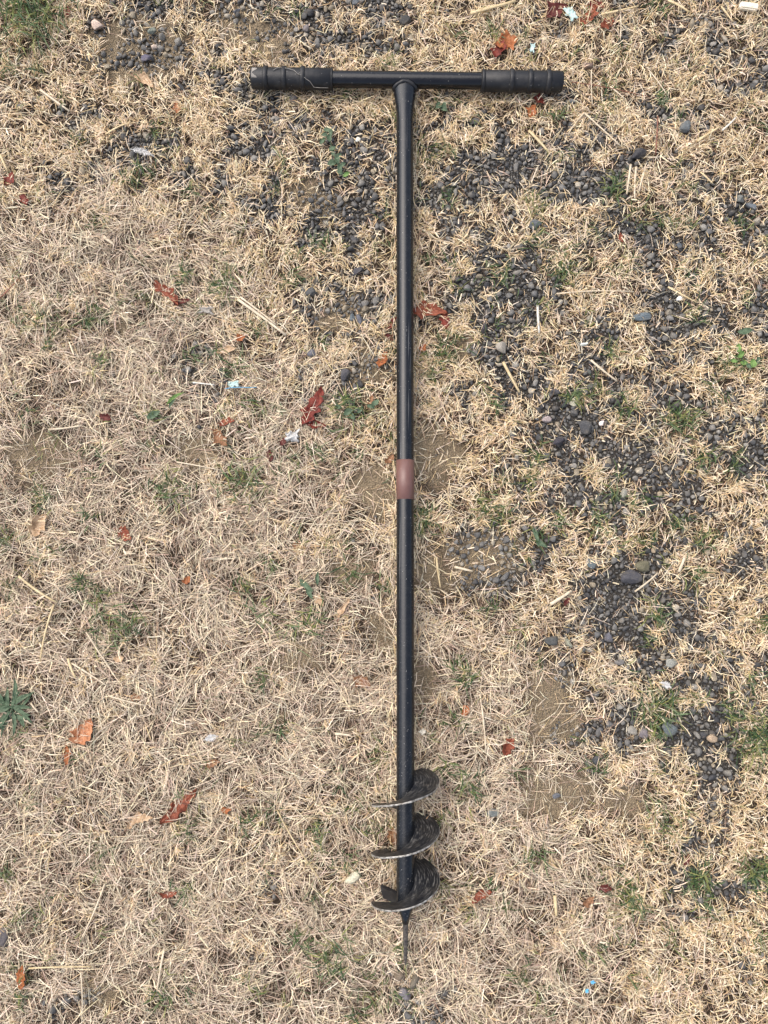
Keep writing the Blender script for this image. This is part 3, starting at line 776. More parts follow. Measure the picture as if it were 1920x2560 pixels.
# dry root strand caught on the left grip
def on_grip(zx, zy):
    p = P(zx1(zx), 100 + zy / 3.6065, HZ + 0.014); a = (p - HA).dot(bd); c = HA + bd * a; off = (p - c).dot(bs)
    off = max(-0.0172, min(0.0172, off)); return c + bs * off + bu * math.sqrt(max(0.0, 0.0176 ** 2 - off * off))
pts = [on_grip(a, b) for a, b in ((300, 285), (330, 262), (360, 250), (400, 256), (440, 268), (490, 285), (520, 315), (560, 328), (600, 355), (630, 368), (660, 392), (720, 400), (790, 412))]
rs = tag(link('root_strand', tube_mesh('root_strand', pts, 0.00042, M['dust'], 6)), 'thin pale dried root strand stuck across the left rubber grip', 'root')

def straw(x0, y0, x1, y1, wpx, mat, label, z=0.0105, group=None):
    a, b = P(x0, y0, z), P(x1, y1, z + 0.001); d = b - a; q = Vector((-d.y, d.x, 0)); bend = random.uniform(-0.03, 0.03)
    rd = wpx * PXM / 2 * 0.85; n_ = 7; pts, rr = [], []
    for i in range(n_):
        tt = i / (n_ - 1); pp = a.lerp(b, tt) + q * bend * 4 * tt * (1 - tt) + Vector((0, 0, 0.0012 * math.sin(tt * 3.1)))
        cz = float(cap_height(np.array([pp.x]), np.array([pp.y]), np.array([pp.z]))[0]); pp.z = cz
        pts.append(pp); rr.append(rd * (1 - 0.25 * tt) * (1.12 if i == 2 else 1.0))
    o = link('straw_stalk', tube_mesh('straw_stalk', pts, rr, mat, 7, 0.6))
    return tag(o, label, 'straw', group)

STRAWS = [
 (1176, 33, 1290, 2, 11, 'straw', 'thick yellow straw slanting to the top edge above the handle'),
 (1504, 35, 1596, 15, 7, 'straw', 'yellow straw beside the rust leaves near the top edge'),
 (1670, 0, 1724, 31, 9, 'straw', 'yellow straw cut by the top edge, right of the rust leaves'),
 (1803, 15, 1832, 54, 6, 'straw', 'short yellow straw just left of the cream block'),
 (1322, 326, 1375, 384, 9, 'straw', 'thick pale yellow straw on gravel below the right grip'),
 (1461, 282, 1552, 365, 5, 'pale_straw', 'long leg of the bent straw right of the handle'),
 (1461, 282, 1421, 334, 5, 'pale_straw', 'short leg of the bent straw right of the handle'),
 (1743, 353, 1801, 316, 8, 'straw', 'yellow straw pointing at the green leaf in the upper right'),
 (1805, 326, 1840, 293, 6, 'white_straw', 'whitish straw touching the yellow one in the upper right'),
 (1577, 411, 1567, 486, 7, 'pale_straw', 'leftmost of three upright pale straws in the upper right'),
 (1591, 417, 1587, 496, 7, 'pale_straw', 'middle one of three upright pale straws in the upper right'),
 (1614, 419, 1598, 478, 7, 'pale_straw', 'rightmost of three upright pale straws in the upper right'),
 (1751, 430, 1782, 459, 6, 'straw', 'short straw in pale grass below the slate stone, upper right'),
 (1549, 12, 1551, 100, 4, 'pale_straw', 'thin upright straw beside the orange-brown leaf at the top'),
 (1479, 174, 1481, 262, 4, 'pale_straw', 'thin upright straw just right of the right grip end'),
 (1525, 216, 1562, 247, 5, 'pale_straw', 'short pale straw right of the thin upright one by the handle'),
 (1621, 174, 1666, 235, 4, 'pale_straw', 'slanting thin straw right of the handle, below the dark gravel'),
 (1403, 181, 1425, 154, 5, 'straw', 'short straw rising from the tip of the right grip'),
 (0, 386, 19, 428, 8, 'straw', 'yellow straw cut by the left edge above a red leaf'),
 (100, 224, 174, 278, 7, 'pale_straw', 'pale straw slanting down in the upper left grass'),
 (264, 336, 328, 305, 6, 'straw', 'straw above the white feather in the upper left'),
 (258, 590, 285, 611, 11, 'pale_straw', 'short broad straw chip in the left grass'),
 (283, 231, 322, 231, 6, 'pale_straw', 'short level straw below the cream pebbles, upper left'),
 (1344, 763, 1348, 833, 8, 'white_straw', 'white upright stalk on dark gravel right of the shaft'),
 (1670, 717, 1743, 756, 6, 'straw', 'knotted straw above the white pebble on black gravel'),
 (1477, 900, 1542, 952, 7, 'pale_straw', 'pale straw slanting above the big black gravel patch'),
 (1258, 905, 1299, 981, 9, 'straw', 'thick yellow straw on the gravel right of the shaft middle'),
 (1392, 734, 1585, 729, 4, 'pale_straw', 'very long level straw right of the shaft in pale grass'),
 (121, 1074, 204, 1064, 6, 'pale_straw', 'level pale straw above the bare soil at the left'),
 (594, 748, 715, 838, 9, 'pale_straw', 'long pale stalk left of the shaft pointing down right'),
 (600, 742, 690, 812, 6, 'pale_straw', 'thinner stalk lying along the long one left of the shaft'),
 (482, 956, 536, 962, 5, 'white_straw', 'short whitish straw left of the blue string'),
 (443, 1155, 555, 1176, 4, 'pale_straw', 'thin long straw across the small bare patch, left half'),
 (46, 1440, 143, 1507, 8, 'straw', 'thick straw with a bent end in the lower left thatch'),
 (135, 1511, 100, 1654, 6, 'straw', 'long upright straw below the thick bent one at the left'),
 (170, 1646, 189, 1695, 8, 'straw', 'short bright yellow straw above the salmon leaf'),
 (179, 1658, 270, 1716, 6, 'pale_straw', 'straw running right from the short bright yellow one'),
 (216, 1581, 289, 1691, 4, 'pale_straw', 'thin pale straw slanting below the green clump, lower left'),
 (270, 1739, 366, 1764, 5, 'pale_straw', 'thin straw lying under the small tan leaf, lower left'),
 (77, 1758, 96, 1781, 6, 'pale_straw', 'short straw beside the spiky green rosette weed'),
 (1136, 1417, 1182, 1428, 8, 'pale_straw', 'short thick straw on grey grit right of the lower shaft'),
 (1091, 1392, 1101, 1469, 6, 'straw', 'upright straw between the shaft and the grey grit'),
 (837, 1834, 879, 1839, 8, 'pale_straw', 'short thick level straw left of the lower shaft'),
 (1200, 1735, 1215, 1882, 5, 'pale_straw', 'long upright straw left of the orange-red leaf, lower right'),
 (1587, 1479, 1645, 1432, 6, 'pale_straw', 'straw across the gravel beside the large flat stone'),
 (1697, 1430, 1712, 1392, 10, 'pale_straw', 'broad straw chip in the yellow grass right of the gravel'),
 (1376, 1511, 1429, 1477, 11, 'pale_straw', 'broad pale straw next to a small dark red leaf'),
 (262, 2209, 202, 2350, 5, 'pale_straw', 'long slanting straw in the lower left thatch'),
 (71, 2421, 232, 2417, 5, 'straw', 'long level straw above the dark soil, bottom left'),
 (410, 2377, 393, 2478, 6, 'pale_straw', 'upright straw near the bottom, left of the auger tip'),
 (202, 2431, 204, 2555, 4, 'pale_straw', 'thin upright straw crossing the dark soil, bottom left'),
 (694, 2028, 808, 2209, 4, 'straw', 'long thin stalk slanting towards the spiral flight'),
 (1387, 2239, 1391, 2290, 10, 'straw', 'broad upright straw chip in the lower right thatch'),
 (1616, 2209, 1592, 2316, 5, 'straw', 'long thin straw right of the dark red scraps, lower right'),
 (1764, 2337, 1760, 2444, 5, 'pale_straw', 'thin upright straw in the bottom right thatch'),
]
for (a, b, c, d, wp, mt, lb) in STRAWS:
    straw(a, b, c, d, wp, M[mt], lb)
straw(1645, 290, 1639, 388, 5, M['stem'], 'dark red-brown upright stem right of the handle').__setitem__('category', 'stem')
straw(0, 745, 50, 693, 4, M['stem'], 'thin reddish stem at the left edge').__setitem__('category', 'stem')
straw(1430, 205, 1625, 243, 3, M['stem'], 'thin brown stem running right from the right grip').__setitem__('category', 'stem')

# ------------------------------------------------------------------ leaves
def leaf_mesh(name, L, W, curl, bend, lobe, k, mat, seed, wrinkle=0.06, point=0.8, tear=0.5):
    nu, nv = 18, 9; V, UV = [], []
    sd2 = seed * 7.31
    for i in range(nu + 1):
        u_ = i / nu
        for j in range(nv + 1):
            v_ = j / nv * 2 - 1
            wdt = W / 2 * max(0.02, math.sin(math.pi * min(1, max(0, u_)) ** point)) ** 0.8
            wdt *= 1 + lobe * math.cos(2 * math.pi * k * u_ + (0.6 if v_ > 0 else 0.0) + seed)
            wdt *= 1 + tear * (mnoise.noise(Vector((u_ * 4, (1 if v_ > 0 else -1) * 2.0, sd2))) + 0.8 * mnoise.noise(Vector((u_ * 11, (1 if v_ > 0 else -1) * 2.0, sd2 + 5))))
            ca = curl * (1 + 0.5 * mnoise.noise(Vector((u_ * 3, 5, sd2)))); R_ = max(wdt, 1e-4) / max(abs(ca), 1e-3)
            yy = R_ * math.sin(v_ * ca); zz = R_ * (1 - math.cos(v_ * ca)) * (1 if seed % 2 else 0.8)
            tw = 0.5 * mnoise.noise(Vector((u_ * 1.5, 1, sd2)))
            yy, zz = yy * math.cos(tw) - zz * math.sin(tw), yy * math.sin(tw) + zz * math.cos(tw)
            zz += bend * L * (4 * (u_ - 0.5) ** 2) + wrinkle * L * (mnoise.noise(Vector((u_ * 5, v_ * 2.2, sd2))) + 0.7 * mnoise.noise(Vector((u_ * 13, v_ * 5.2, sd2 + 4))))
            yy += wrinkle * 0.6 * L * mnoise.noise(Vector((u_ * 9, v_ * 3.0, sd2 + 8)))
            yy += 0.16 * L * math.sin(u_ * 2.4 + seed) - 0.1 * L
            V.append(((u_ - 0.5) * L, yy, zz)); UV.append((u_, (v_ + 1) / 2))
    f = [(i * (nv + 1) + j, (i + 1) * (nv + 1) + j, (i + 1) * (nv + 1) + j + 1, i * (nv + 1) + j + 1) for i in range(nu) for j in range(nv)]
    V = np.array(V); V[:, 2] -= np.percentile(V[:, 2], 12)
    return mesh_np(name, V, np.array(f), mat, smooth=False, uv=np.array(UV))

def leaf(px, py, Lpx, Wpx, deg, mat, label, curl=0.7, lobe=0.22, k=3, seed=None, z=0.0085, name='fallen_leaf', bend=0.05, stalk=True):
    seed = seed if seed is not None else int(px * 3 + py) % 97
    L, W = Lpx * PXM, Wpx * PXM
    me = leaf_mesh(name, L, W, curl, bend, lobe, k, M[mat], seed)
    o = link(name, me); o.location = P(px, py, z); o.rotation_euler = (random.uniform(-.12, .12), random.uniform(-.12, .12), math.radians(deg))
    md = o.modifiers.new('thickness', 'SOLIDIFY'); md.thickness = 0.0003
    tag(o, label, 'leaf')
    if stalk and Lpx > 34:
        sm = tube_mesh('stalk', [(-L * 0.5, 0.0, 0.001), (-L * 0.6, 0.002, 0.0005), (-L * 0.74, 0.001, -0.001)], 0.0005, M['stem'], 5)
        s = link('stalk', sm); s.parent = o
    return o

LEAVES = [   # px, py, length, width, angle, material, label
 (164, 29, 30, 22, 70, 'leaf_red', 'small red leaf beside the green grass clump at the top left'),
 (17, 444, 40, 26, 60, 'leaf_red', 'red leaf at the left edge below a yellow straw'),
 (66, 498, 32, 24, -80, 'leaf_red', 'small dark red leaf right below the one at the left edge'),
 (363, 204, 62, 28, -30, 'leaf_tan', 'faded tan leaf on the gravelly soil in the upper left'),
 (438, 268, 30, 20, 80, 'leaf_salmon', 'small pinkish leaf left of the left grip'),
 (1264, 92, 70, 48, 15, 'leaf_orange', 'bright orange crumpled leaf above the handle'),
 (1246, 122, 46, 34, 80, 'leaf_red', 'red leaf tucked under the bright orange one above the handle'),
 (1390, 27, 62, 44, 40, 'leaf_dark', 'dark red leaf left of the mint scrap at the top'),
 (1462, 38, 66, 40, 72, 'leaf_rust', 'rust leaf right of the mint scrap at the top'),
 (1490, 12, 46, 30, 10, 'leaf_red', 'red leaf at the top edge above the rust ones'),
 (1513, 54, 44, 26, 55, 'leaf_rust', 'small rust leaf beside the thin upright straw at the top'),
 (1330, 278, 36, 26, 60, 'leaf_orange', 'orange-red leaf below the right grip'),
 (1348, 250, 34, 22, -20, 'leaf_red', 'red leaf half hidden under the right grip'),
 (1552, 594, 26, 12, 85, 'leaf_rust', 'narrow brown leaf among gravel tufts in the upper right'),
 (421, 733, 92, 30, -58, 'leaf_rust', 'long curled rust-red leaf left of the shaft'),
 (452, 752, 40, 18, 40, 'leaf_dark', 'dark leaf piece beside the long curled rust-red leaf'),
 (266, 1041, 32, 22, -40, 'leaf_dark', 'dark red leaf in the grey thatch at the left'),
 (602, 845, 24, 20, 30, 'leaf_orange', 'small orange leaf above the tan one left of the shaft'),
 (567, 870, 48, 22, -12, 'leaf_tan', 'pale tan curled leaf left of the shaft'),
 (555, 1091, 52, 34, -30, 'leaf_brown', 'brown leaf beside the bare soil left of the shaft'),
 (568, 1056, 40, 18, 10, 'leaf_rust', 'thin rust leaf above the brown one left of the shaft'),
 (1072, 780, 96, 40, -8, 'leaf_rust', 'large rust-red leaf touching the right side of the shaft'),
 (1112, 802, 44, 24, -60, 'leaf_red', 'red tip piece at the end of the large rust-red leaf'),
 (978, 808, 44, 14, 40, 'leaf_red', 'narrow red leaf touching the left side of the shaft'),
 (767, 1012, 104, 46, 78, 'leaf_red', 'large crimson leaf left of the middle of the shaft'),
 (790, 1058, 50, 26, 8, 'leaf_red', 'crimson leaf piece at the foot of the large crimson leaf'),
 (674, 1138, 34, 18, 80, 'leaf_dark', 'dark red leaf left of the white crumpled scrap'),
 (703, 1102, 24, 14, 60, 'leaf_dark', 'small dark leaf touching the white crumpled scrap'),
 (951, 898, 44, 22, 85, 'leaf_orange', 'orange crumpled leaf just left of the shaft'),
 (1057, 870, 24, 16, 70, 'leaf_orange', 'small orange leaf just right of the shaft'),
 (975, 842, 24, 14, -60, 'leaf_dark', 'small dark leaf below the narrow red one beside the shaft'),
 (922, 999, 30, 12, 75, 'leaf_brown', 'narrow brown leaf near green weeds left of the shaft'),
 (970, 1145, 30, 16, 60, 'leaf_brown', 'brown leaf left of the shaft, above the tape band'),
 (96, 1307, 58, 42, 35, 'leaf_tan', 'tan leaf at the left with straws across it'),
 (312, 1334, 42, 32, -20, 'leaf_rust', 'rust-red leaf alone in the grey thatch at the left'),
 (463, 1446, 24, 18, 50, 'leaf_orange', 'small orange leaf right of the rust-red one, left half'),
 (297, 1641, 28, 16, 10, 'leaf_tan', 'small tan leaf below the green clump in the lower left'),
 (341, 1739, 34, 18, 20, 'leaf_brown', 'tan-brown leaf at the end of a thin straw, lower left'),
 (199, 1822, 70, 52, 65, 'leaf_salmon', 'salmon-orange crumpled leaf in the lower left thatch'),
 (168, 1888, 50, 20, -75, 'leaf_orange', 'narrow orange leaf below the salmon-orange leaf'),
 (532, 1909, 36, 20, 20, 'leaf_brown', 'brown leaf above the tall red one, lower left'),
 (906, 1704, 46, 34, -25, 'leaf_brown', 'brown leaf left of the lower shaft'),
 (1161, 1772, 28, 22, 40, 'leaf_orange', 'small orange leaf right of the lower shaft'),
 (1269, 1862, 46, 30, 40, 'leaf_rust', 'orange-red leaf right of the long upright straw'),
 (742, 1361, 24, 18, 60, 'leaf_brown', 'small brown leaf in pale grass left of the shaft'),
 (798, 1500, 34, 22, -30, 'leaf_tan', 'tan leaf below a green weed left of the shaft'),
 (856, 1520, 54, 16, 75, 'leaf_tan', 'pale narrow tan leaf left of the shaft, below bare soil'),
 (1417, 1504, 24, 14, 60, 'leaf_dark', 'small dark red leaf at the end of a broad straw'),
 (437, 2008, 112, 36, 62, 'leaf_rust', 'tall rust-red curled leaf in the lower left thatch'),
 (355, 2046, 56, 24, 18, 'leaf_tan', 'pale tan pointed leaf left of the tall rust-red one'),
 (324, 2056, 36, 16, 70, 'leaf_tan', 'narrow pale leaf joined to the pale tan pointed one'),
 (420, 2226, 42, 18, 15, 'leaf_rust', 'thin rust leaf near the bottom, left half'),
 (50, 2440, 52, 26, 70, 'leaf_orange', 'orange leaf at the bottom left beside dark soil'),
 (565, 2024, 22, 16, 30, 'leaf_orange', 'tiny orange leaf right of the tall rust-red leaf'),
 (1204, 2239, 54, 24, 12, 'leaf_rust', 'orange-red leaf right of the spiral flight'),
 (980, 2088, 40, 26, 75, 'leaf_brown', 'brown leaf under the left side of the spiral flight'),
 (1512, 2219, 34, 22, -20, 'leaf_dark', 'dark red leaf in the lower right thatch'),
 (1468, 2246, 34, 22, 30, 'leaf_brown', 'dark brown leaf left of the dark red one, lower right'),
 (1712, 2148, 28, 14, 80, 'leaf_dark', 'small dark red leaf beside gravel in the lower right'),
]
for (a, b, L_, W_, dg_, mt, lb) in LEAVES:
    leaf(a, b, L_, W_, dg_, mt, lb, curl=random.uniform(0.5, 1.1), k=random.choice((2, 3, 4)))

# ------------------------------------------------------------------ single stones that stand out
PEB = {'black': (0.042, 0.042, 0.045), 'dark': (0.070, 0.070, 0.073), 'slate': (0.115, 0.122, 0.135), 'grey': (0.17, 0.165, 0.155), 'light': (0.30, 0.285, 0.25),
       'tan': (0.36, 0.28, 0.18), 'cream': (0.56, 0.49, 0.37), 'white': (0.75, 0.73, 0.69), 'brown': (0.15, 0.12, 0.085)}
STONES = [   # px, py, size, stretch, angle, colour, label
 (248, 71, 24, 1.2, -15, 'cream', 'cream block-shaped pebble on the soil, upper left'),
 (388, 126, 15, 1.1, 20, 'cream', 'small round cream pebble among gravel, upper left'),
 (384, 88, 20, 1.2, 60, 'grey', 'grey stone above the small round cream pebble, upper left'),
 (368, 152, 20, 1.1, 0, 'slate', 'slate stone below the small round cream pebble, upper left'),
 (889, 12, 18, 1.1, 10, 'slate', 'slate pebble at the top edge above the handle'),
 (1012, 58, 24, 1.2, 0, 'black', 'rough black stone above the handle bar joint'),
 (767, 78, 17, 1.0, 0, 'grey', 'grey pebble above the left grip'),
 (593, 32, 14, 1.5, 30, 'slate', 'flat bluish pebble near the top edge, left of the handle'),
 (736, 253, 20, 1.3, 10, 'grey', 'flat grey stone just below the left grip'),
 (684, 305, 13, 1.3, 70, 'light', 'light pebble in the grass below the left grip'),
 (895, 353, 11, 1.2, 30, 'white', 'small white pebble left of the upper shaft'),
 (887, 602, 18, 1.2, 0, 'dark', 'dark stone left of the upper shaft in gravel'),
 (1710, 326, 28, 1.1, 70, 'slate', 'bluish slate stone below a thin stem, upper right'),
 (1428, 260, 17, 1.2, 0, 'grey', 'grey stone below the end of the right grip'),
 (1465, 174, 26, 1.4, 0, 'brown', 'brownish stone above the thin upright straw by the handle'),
 (1590, 393, 34, 2.0, 25, 'black', 'long black stone above the three upright straws'),
 (1845, 505, 24, 1.2, -20, 'grey', 'grey rounded stone near the right edge, upper right'),
 (1872, 523, 22, 1.2, -20, 'slate', 'slate stone beside the grey rounded one at the right edge'),
 (1334, 567, 26, 1.3, -10, 'slate', 'slate stone in pale tufts right of the upper shaft'),
 (1693, 617, 17, 1.1, 0, 'slate', 'small slate stone below the slanting pale grass, right'),
 (782, 735, 25, 1.1, 0, 'dark', 'rounded dark stone left of the shaft, in pale grass'),
 (891, 682, 28, 1.2, 30, 'dark', 'angular dark stone left of the shaft, near pale tufts'),
 (1253, 871, 27, 1.2, -40, 'light', 'light grey stone on dark gravel right of the shaft'),
 (882, 797, 18, 1.3, 80, 'slate', 'left one of two slate pebbles in light gravel by the shaft'),
 (897, 800, 18, 1.3, -80, 'slate', 'right one of two slate pebbles in light gravel by the shaft'),
 (1209, 825, 23, 1.2, 0, 'black', 'black stone right of the large rust-red leaf'),
 (781, 885, 18, 1.2, 0, 'slate', 'slate pebble in pale grass left of the shaft'),
 (862, 941, 26, 1.2, 60, 'dark', 'dark stone right of the large crimson leaf'),
 (1695, 752, 15, 1.2, 30, 'white', 'round white pebble on the black gravel patch'),
 (1463, 1070, 32, 1.15, -20, 'dark', 'large round dark stone in the big black gravel patch'),
 (1392, 1106, 32, 1.4, -10, 'black', 'flat black oval stone below the big black gravel patch'),
 (1384, 981, 24, 1.2, 0, 'dark', 'dark stone at the upper end of the big black gravel patch'),
 (1435, 1004, 22, 1.1, 40, 'cream', 'creamy lichen-coloured stone in the big black gravel patch'),
 (1364, 1050, 18, 1.1, 0, 'light', 'light round pebble on the left of the big black gravel patch'),
 (1503, 1060, 13, 1.5, 30, 'white', 'small white oblong pebble in the big black gravel patch'),
 (1313, 1159, 22, 1.1, -30, 'dark', 'lone dark stone in pale grass right of the tape band'),
 (1604, 798, 30, 1.5, 0, 'slate', 'flat slate stone at the left of the black gravel patch'),
 (1554, 1231, 20, 1.2, 80, 'light', 'light tan-grey pebble above green blades on the right'),
 (1459, 863, 14, 1.8, 10, 'white', 'pale oblong pebble in a small gravel gap, right half'),
 (1576, 1442, 38, 1.5, 12, 'dark', 'largest flat dark oval stone in the right gravel'),
 (1604, 1416, 32, 1.3, 0, 'brown', 'crusty brown stone above the largest flat dark oval stone'),
 (1629, 1375, 16, 1.1, 0, 'tan', 'tan pebble above the crusty brown stone'),
 (1473, 1411, 24, 1.2, 70, 'slate', 'pale slate stone left of the largest flat dark oval stone'),
 (1516, 1589, 26, 1.3, -30, 'slate', 'slate stone at the foot of the right gravel patch'),
 (1376, 1602, 30, 1.2, 0, 'dark', 'dark stone in pale grass, left of the pale pebble'),
 (1417, 1604, 20, 1.3, -50, 'light', 'pale pebble right of the dark stone, lower right'),
 (1675, 1654, 26, 1.4, 0, 'light', 'light grey flat stone under dark gravel, lower right'),
 (1544, 1652, 18, 1.2, 0, 'grey', 'grey pebble in yellow grass, lower right'),
 (1575, 1824, 22, 1.0, 0, 'light', 'light speckled stone in the lower right gravel'),
 (1604, 1832, 22, 1.1, 50, 'grey', 'grey stone beside the light speckled one'),
 (1666, 1820, 30, 1.1, 0, 'slate', 'slate stone right of the light speckled one'),
 (1776, 1840, 26, 1.3, 0, 'tan', 'tan stone on dark gravel, lower right'),
 (1486, 1897, 22, 1.1, 0, 'dark', 'dark stone below bare soil, lower right'),
 (20, 2335, 34, 1.3, -60, 'dark', 'dark stone in the thatch at the lower left edge'),
 (882, 2192, 34, 1.3, 40, 'cream', 'pale tan stone left of the spiral flight'),
 (1231, 2031, 26, 1.2, 0, 'grey', 'grey stone in the thatch right of the spiral flight'),
 (1388, 1987, 15, 1.2, 0, 'slate', 'small slate pebble on the bare soil, lower right'),
 (996, 2432, 28, 1.2, 20, 'brown', 'clod of dark soil left below the auger tip'),
 (1034, 2446, 26, 1.1, 60, 'brown', 'clod of dark soil right below the auger tip'),
 (1014, 2478, 24, 1.2, 0, 'grey', 'greyish clod lowest of the soil below the auger tip'),
]
for q, (a, b, sz, st, dg_, cn, lb) in enumerate(STONES):
    rr = np.random.default_rng(500 + q); v = stone_shape(ICO3, rr)
    v += np.array([[mnoise.noise(Vector(tuple(p * 2.2)) + Vector((q * 3.1, 0, 0))) * 0.09] for p in v]) * v
    v[:, 0] *= math.sqrt(st); v[:, 1] /= math.sqrt(st) * 0.9
    v *= sz * PXM / 2 * 1.12
    c = np.repeat(np.array([PEB[cn]]), len(v), 0) * rr.normal(1, 0.05, (1, 3))
    o = link('stone', mesh_np('stone', v, ICO3[1], M['stone'], c))
    p = P(a, b, 0.0); o.location = (p.x, p.y, float(ground_z(np.array([p.x]), np.array([p.y]))[0]) + 0.0070 + sz * PXM * 0.16)
    o.rotation_euler = (0, 0, math.radians(dg_)); tag(o, lb, 'stone')

# ------------------------------------------------------------------ green plants
def tuft_thing(px, py, rpx, n_, Lr, label, names=('gdark', 'gmid', 'gyel', 'gpale'), pr=(3, 3.5, 3, 2.5), lift=0.012, lean=None, W=(0.0012, 0.0022)):
    c0 = P(px, py, 0.002); e = empty('grass_tuft', c0)
    a = rng.uniform(0, 6.283, n_) if lean is None else lean + rng.normal(0, 0.8, n_)
    b = np.stack([rng.normal(0, rpx * PXM * 0.5, n_), rng.normal(0, rpx * PXM * 0.5, n_), rng.uniform(0, 0.004, n_)], 1)
    L = rng.uniform(*Lr, n_)
    me = Pile(); me.add(ribbons(b, a, L, rng.uniform(*W, n_), rng.uniform(0.3, 0.8, n_) * lift, rng.uniform(0.1, 1.0, n_) * lift, rng.normal(0, 0.35, n_), rng.normal(0, 0.55, n_), pick(names, pr, n_), 4, 0.12, 0.7))
    o = link('blades', me.mesh('blades', M['green'])); o.parent = e; o['kind'] = 'stuff'
    return tag(e, label, 'grass tuft')
TUFTS = [
 (75, 45, 90, 230, (0.025, 0.06), 'big dark green grass clump in the top left corner', 0.022),
 (860, 1000 + 20, 60, 60, (0.012, 0.03), 'flat spread of green grass left of the shaft middle', 0.010),
 (280, 1560, 55, 60, (0.015, 0.035), 'green clump in grey thatch, lower left', 0.012),
 (425, 1225, 50, 60, (0.014, 0.03), 'green clump below the bare patch, left half', 0.012),
 (610, 1210, 60, 70, (0.014, 0.032), 'soft green clump left of the shaft, beside grey thatch', 0.012),
 (1690, 1050, 36, 44, (0.014, 0.03), 'olive green tuft between gravel patches on the right', 0.012),
 (1425, 990, 22, 30, (0.012, 0.026), 'yellow-green tuft growing in the big black gravel patch', 0.012),
 (1630, 1540, 26, 16, (0.014, 0.034), 'sparse yellow-green sprig on the right gravel', 0.012),
 (1650, 1770, 55, 80, (0.016, 0.036), 'green tuft left of the lower right gravel', 0.014),
 (1885, 1850, 60, 100, (0.016, 0.036), 'bright green tuft at the right edge, lower right', 0.014),
 (760, 1555, 40, 44, (0.015, 0.035), 'dark green tuft above bare soil left of the shaft', 0.012),
 (655, 1540, 28, 26, (0.015, 0.03), 'grey-green tuft left of the dark green one by bare soil', 0.010),
 (1890, 2180, 40, 60, (0.016, 0.036), 'green tuft at the right edge near the bottom', 0.014),
 (1570, 2250, 30, 30, (0.018, 0.04), 'dark green blades beside the dark red leaf, lower right', 0.012),
 (1740, 2190, 34, 40, (0.014, 0.032), 'green tuft by the gravel in the lower right', 0.012),
 (1170, 1960, 30, 30, (0.014, 0.03), 'green tuft right of the upper end of the spiral flight', 0.012),
 (830, 2380, 60, 44, (0.016, 0.036), 'green blades in the thatch left of the auger tip', 0.012),
 (1060, 1290, 30, 40, (0.012, 0.028), 'green tuft touching the shaft just below the tape band', 0.010),
 (1530, 480, 26, 30, (0.012, 0.028), 'green tuft left of the three upright straws', 0.012),
 (1215, 1265, 34, 44, (0.012, 0.028), 'green clump on the right, level with the tape band', 0.012),
]
for (a, b, r_, n_, Lr, lb, lf) in TUFTS:
    tuft_thing(a, b, r_, n_, Lr, lb, lift=lf)

def weed(px, py, leaves, label, mat='leaf_green', stem=None, z=0.010):
    e = empty('weed_plant', P(px, py, 0.0)); base = Vector(e.location)
    for (lx, ly, L_, W_, dg_, *m_) in leaves:
        me = leaf_mesh('leaf', L_ * PXM, W_ * PXM, random.uniform(0.3, 0.55), random.uniform(-0.10, 0.02), 0.03, 3, M[m_[0] if m_ else mat], int(lx + ly) % 50, 0.03, 0.9, 0.1)
        o = link('leaf', me); o.parent = e; o.location = P(lx, ly, z + random.uniform(0, 0.005)) - base
        o.rotation_euler = (random.uniform(-.2, .2), random.uniform(-.2, .1), math.radians(dg_))
    if stem:
        pts = [P(a, b, 0.009) - base for a, b in stem]
        s = link('stem', tube_mesh('stem', pts, 0.0008, M['leaf_green'], 6)); s.parent = e
    return tag(e, label, 'weed')
weed(28, 1772, [(53, 1774, 51, 11, -5), (53, 1767, 50, 11, 11), (54, 1747, 72, 13, 44), (49, 1748, 64, 10, 48), (39, 1749, 51, 10, 65), (23, 1736, 73, 13, 99), (17, 1747, 54, 11, 114), (6, 1745, 70, 13, 129), (6, 1760, 51, 12, 152), (-3, 1764, 63, 10, 165), (3, 1772, 51, 14, 179), (-1, 1786, 64, 11, 205), (5, 1795, 65, 13, 224), (13, 1800, 63, 11, 241), (20, 1801, 61, 10, 254), (26, 1808, 72, 9, 266), (33, 1805, 67, 10, 279), (47, 1797, 62, 11, 307), (52, 1784, 54, 11, 334), (59, 1786, 67, 10, 336)],
     'spiky dark green rosette weed at the left edge, lower left')
cl = [(818, 322, 22, 14, 20), (828, 330, 20, 13, -60), (805, 350, 22, 13, 30), (824, 345, 20, 13, 80), (830, 368, 22, 14, 10), (835, 380, 20, 12, -50), (845, 392, 24, 15, 35), (830, 408, 26, 16, 10),
      (842, 402, 20, 13, -70), (848, 420, 24, 14, 70), (856, 412, 20, 12, 20), (850, 432, 18, 12, -30), (865, 434, 20, 12, 10, 'leaf_lime'), (812, 338, 18, 11, -20)]
weed(835, 380, cl, 'creeping weed with small oval green leaves below the handle', stem=[(815, 315), (822, 345), (832, 375), (842, 405), (852, 430), (866, 436)])
weed(1860, 890, [(1864, 822, 38, 18, -10), (1843, 868, 22, 16, 60, 'leaf_lime'), (1852, 885, 22, 16, 20, 'leaf_lime'), (1862, 905, 20, 16, -30, 'leaf_lime'), (1880, 906, 22, 18, 60, 'leaf_lime'), (1872, 912, 18, 14, 0),
                 (1836, 900, 18, 13, -40, 'leaf_lime'), (1893, 900, 20, 13, 40)],
     'leafy light green weed near the right edge', stem=[(1850, 870), (1862, 895), (1880, 908)])
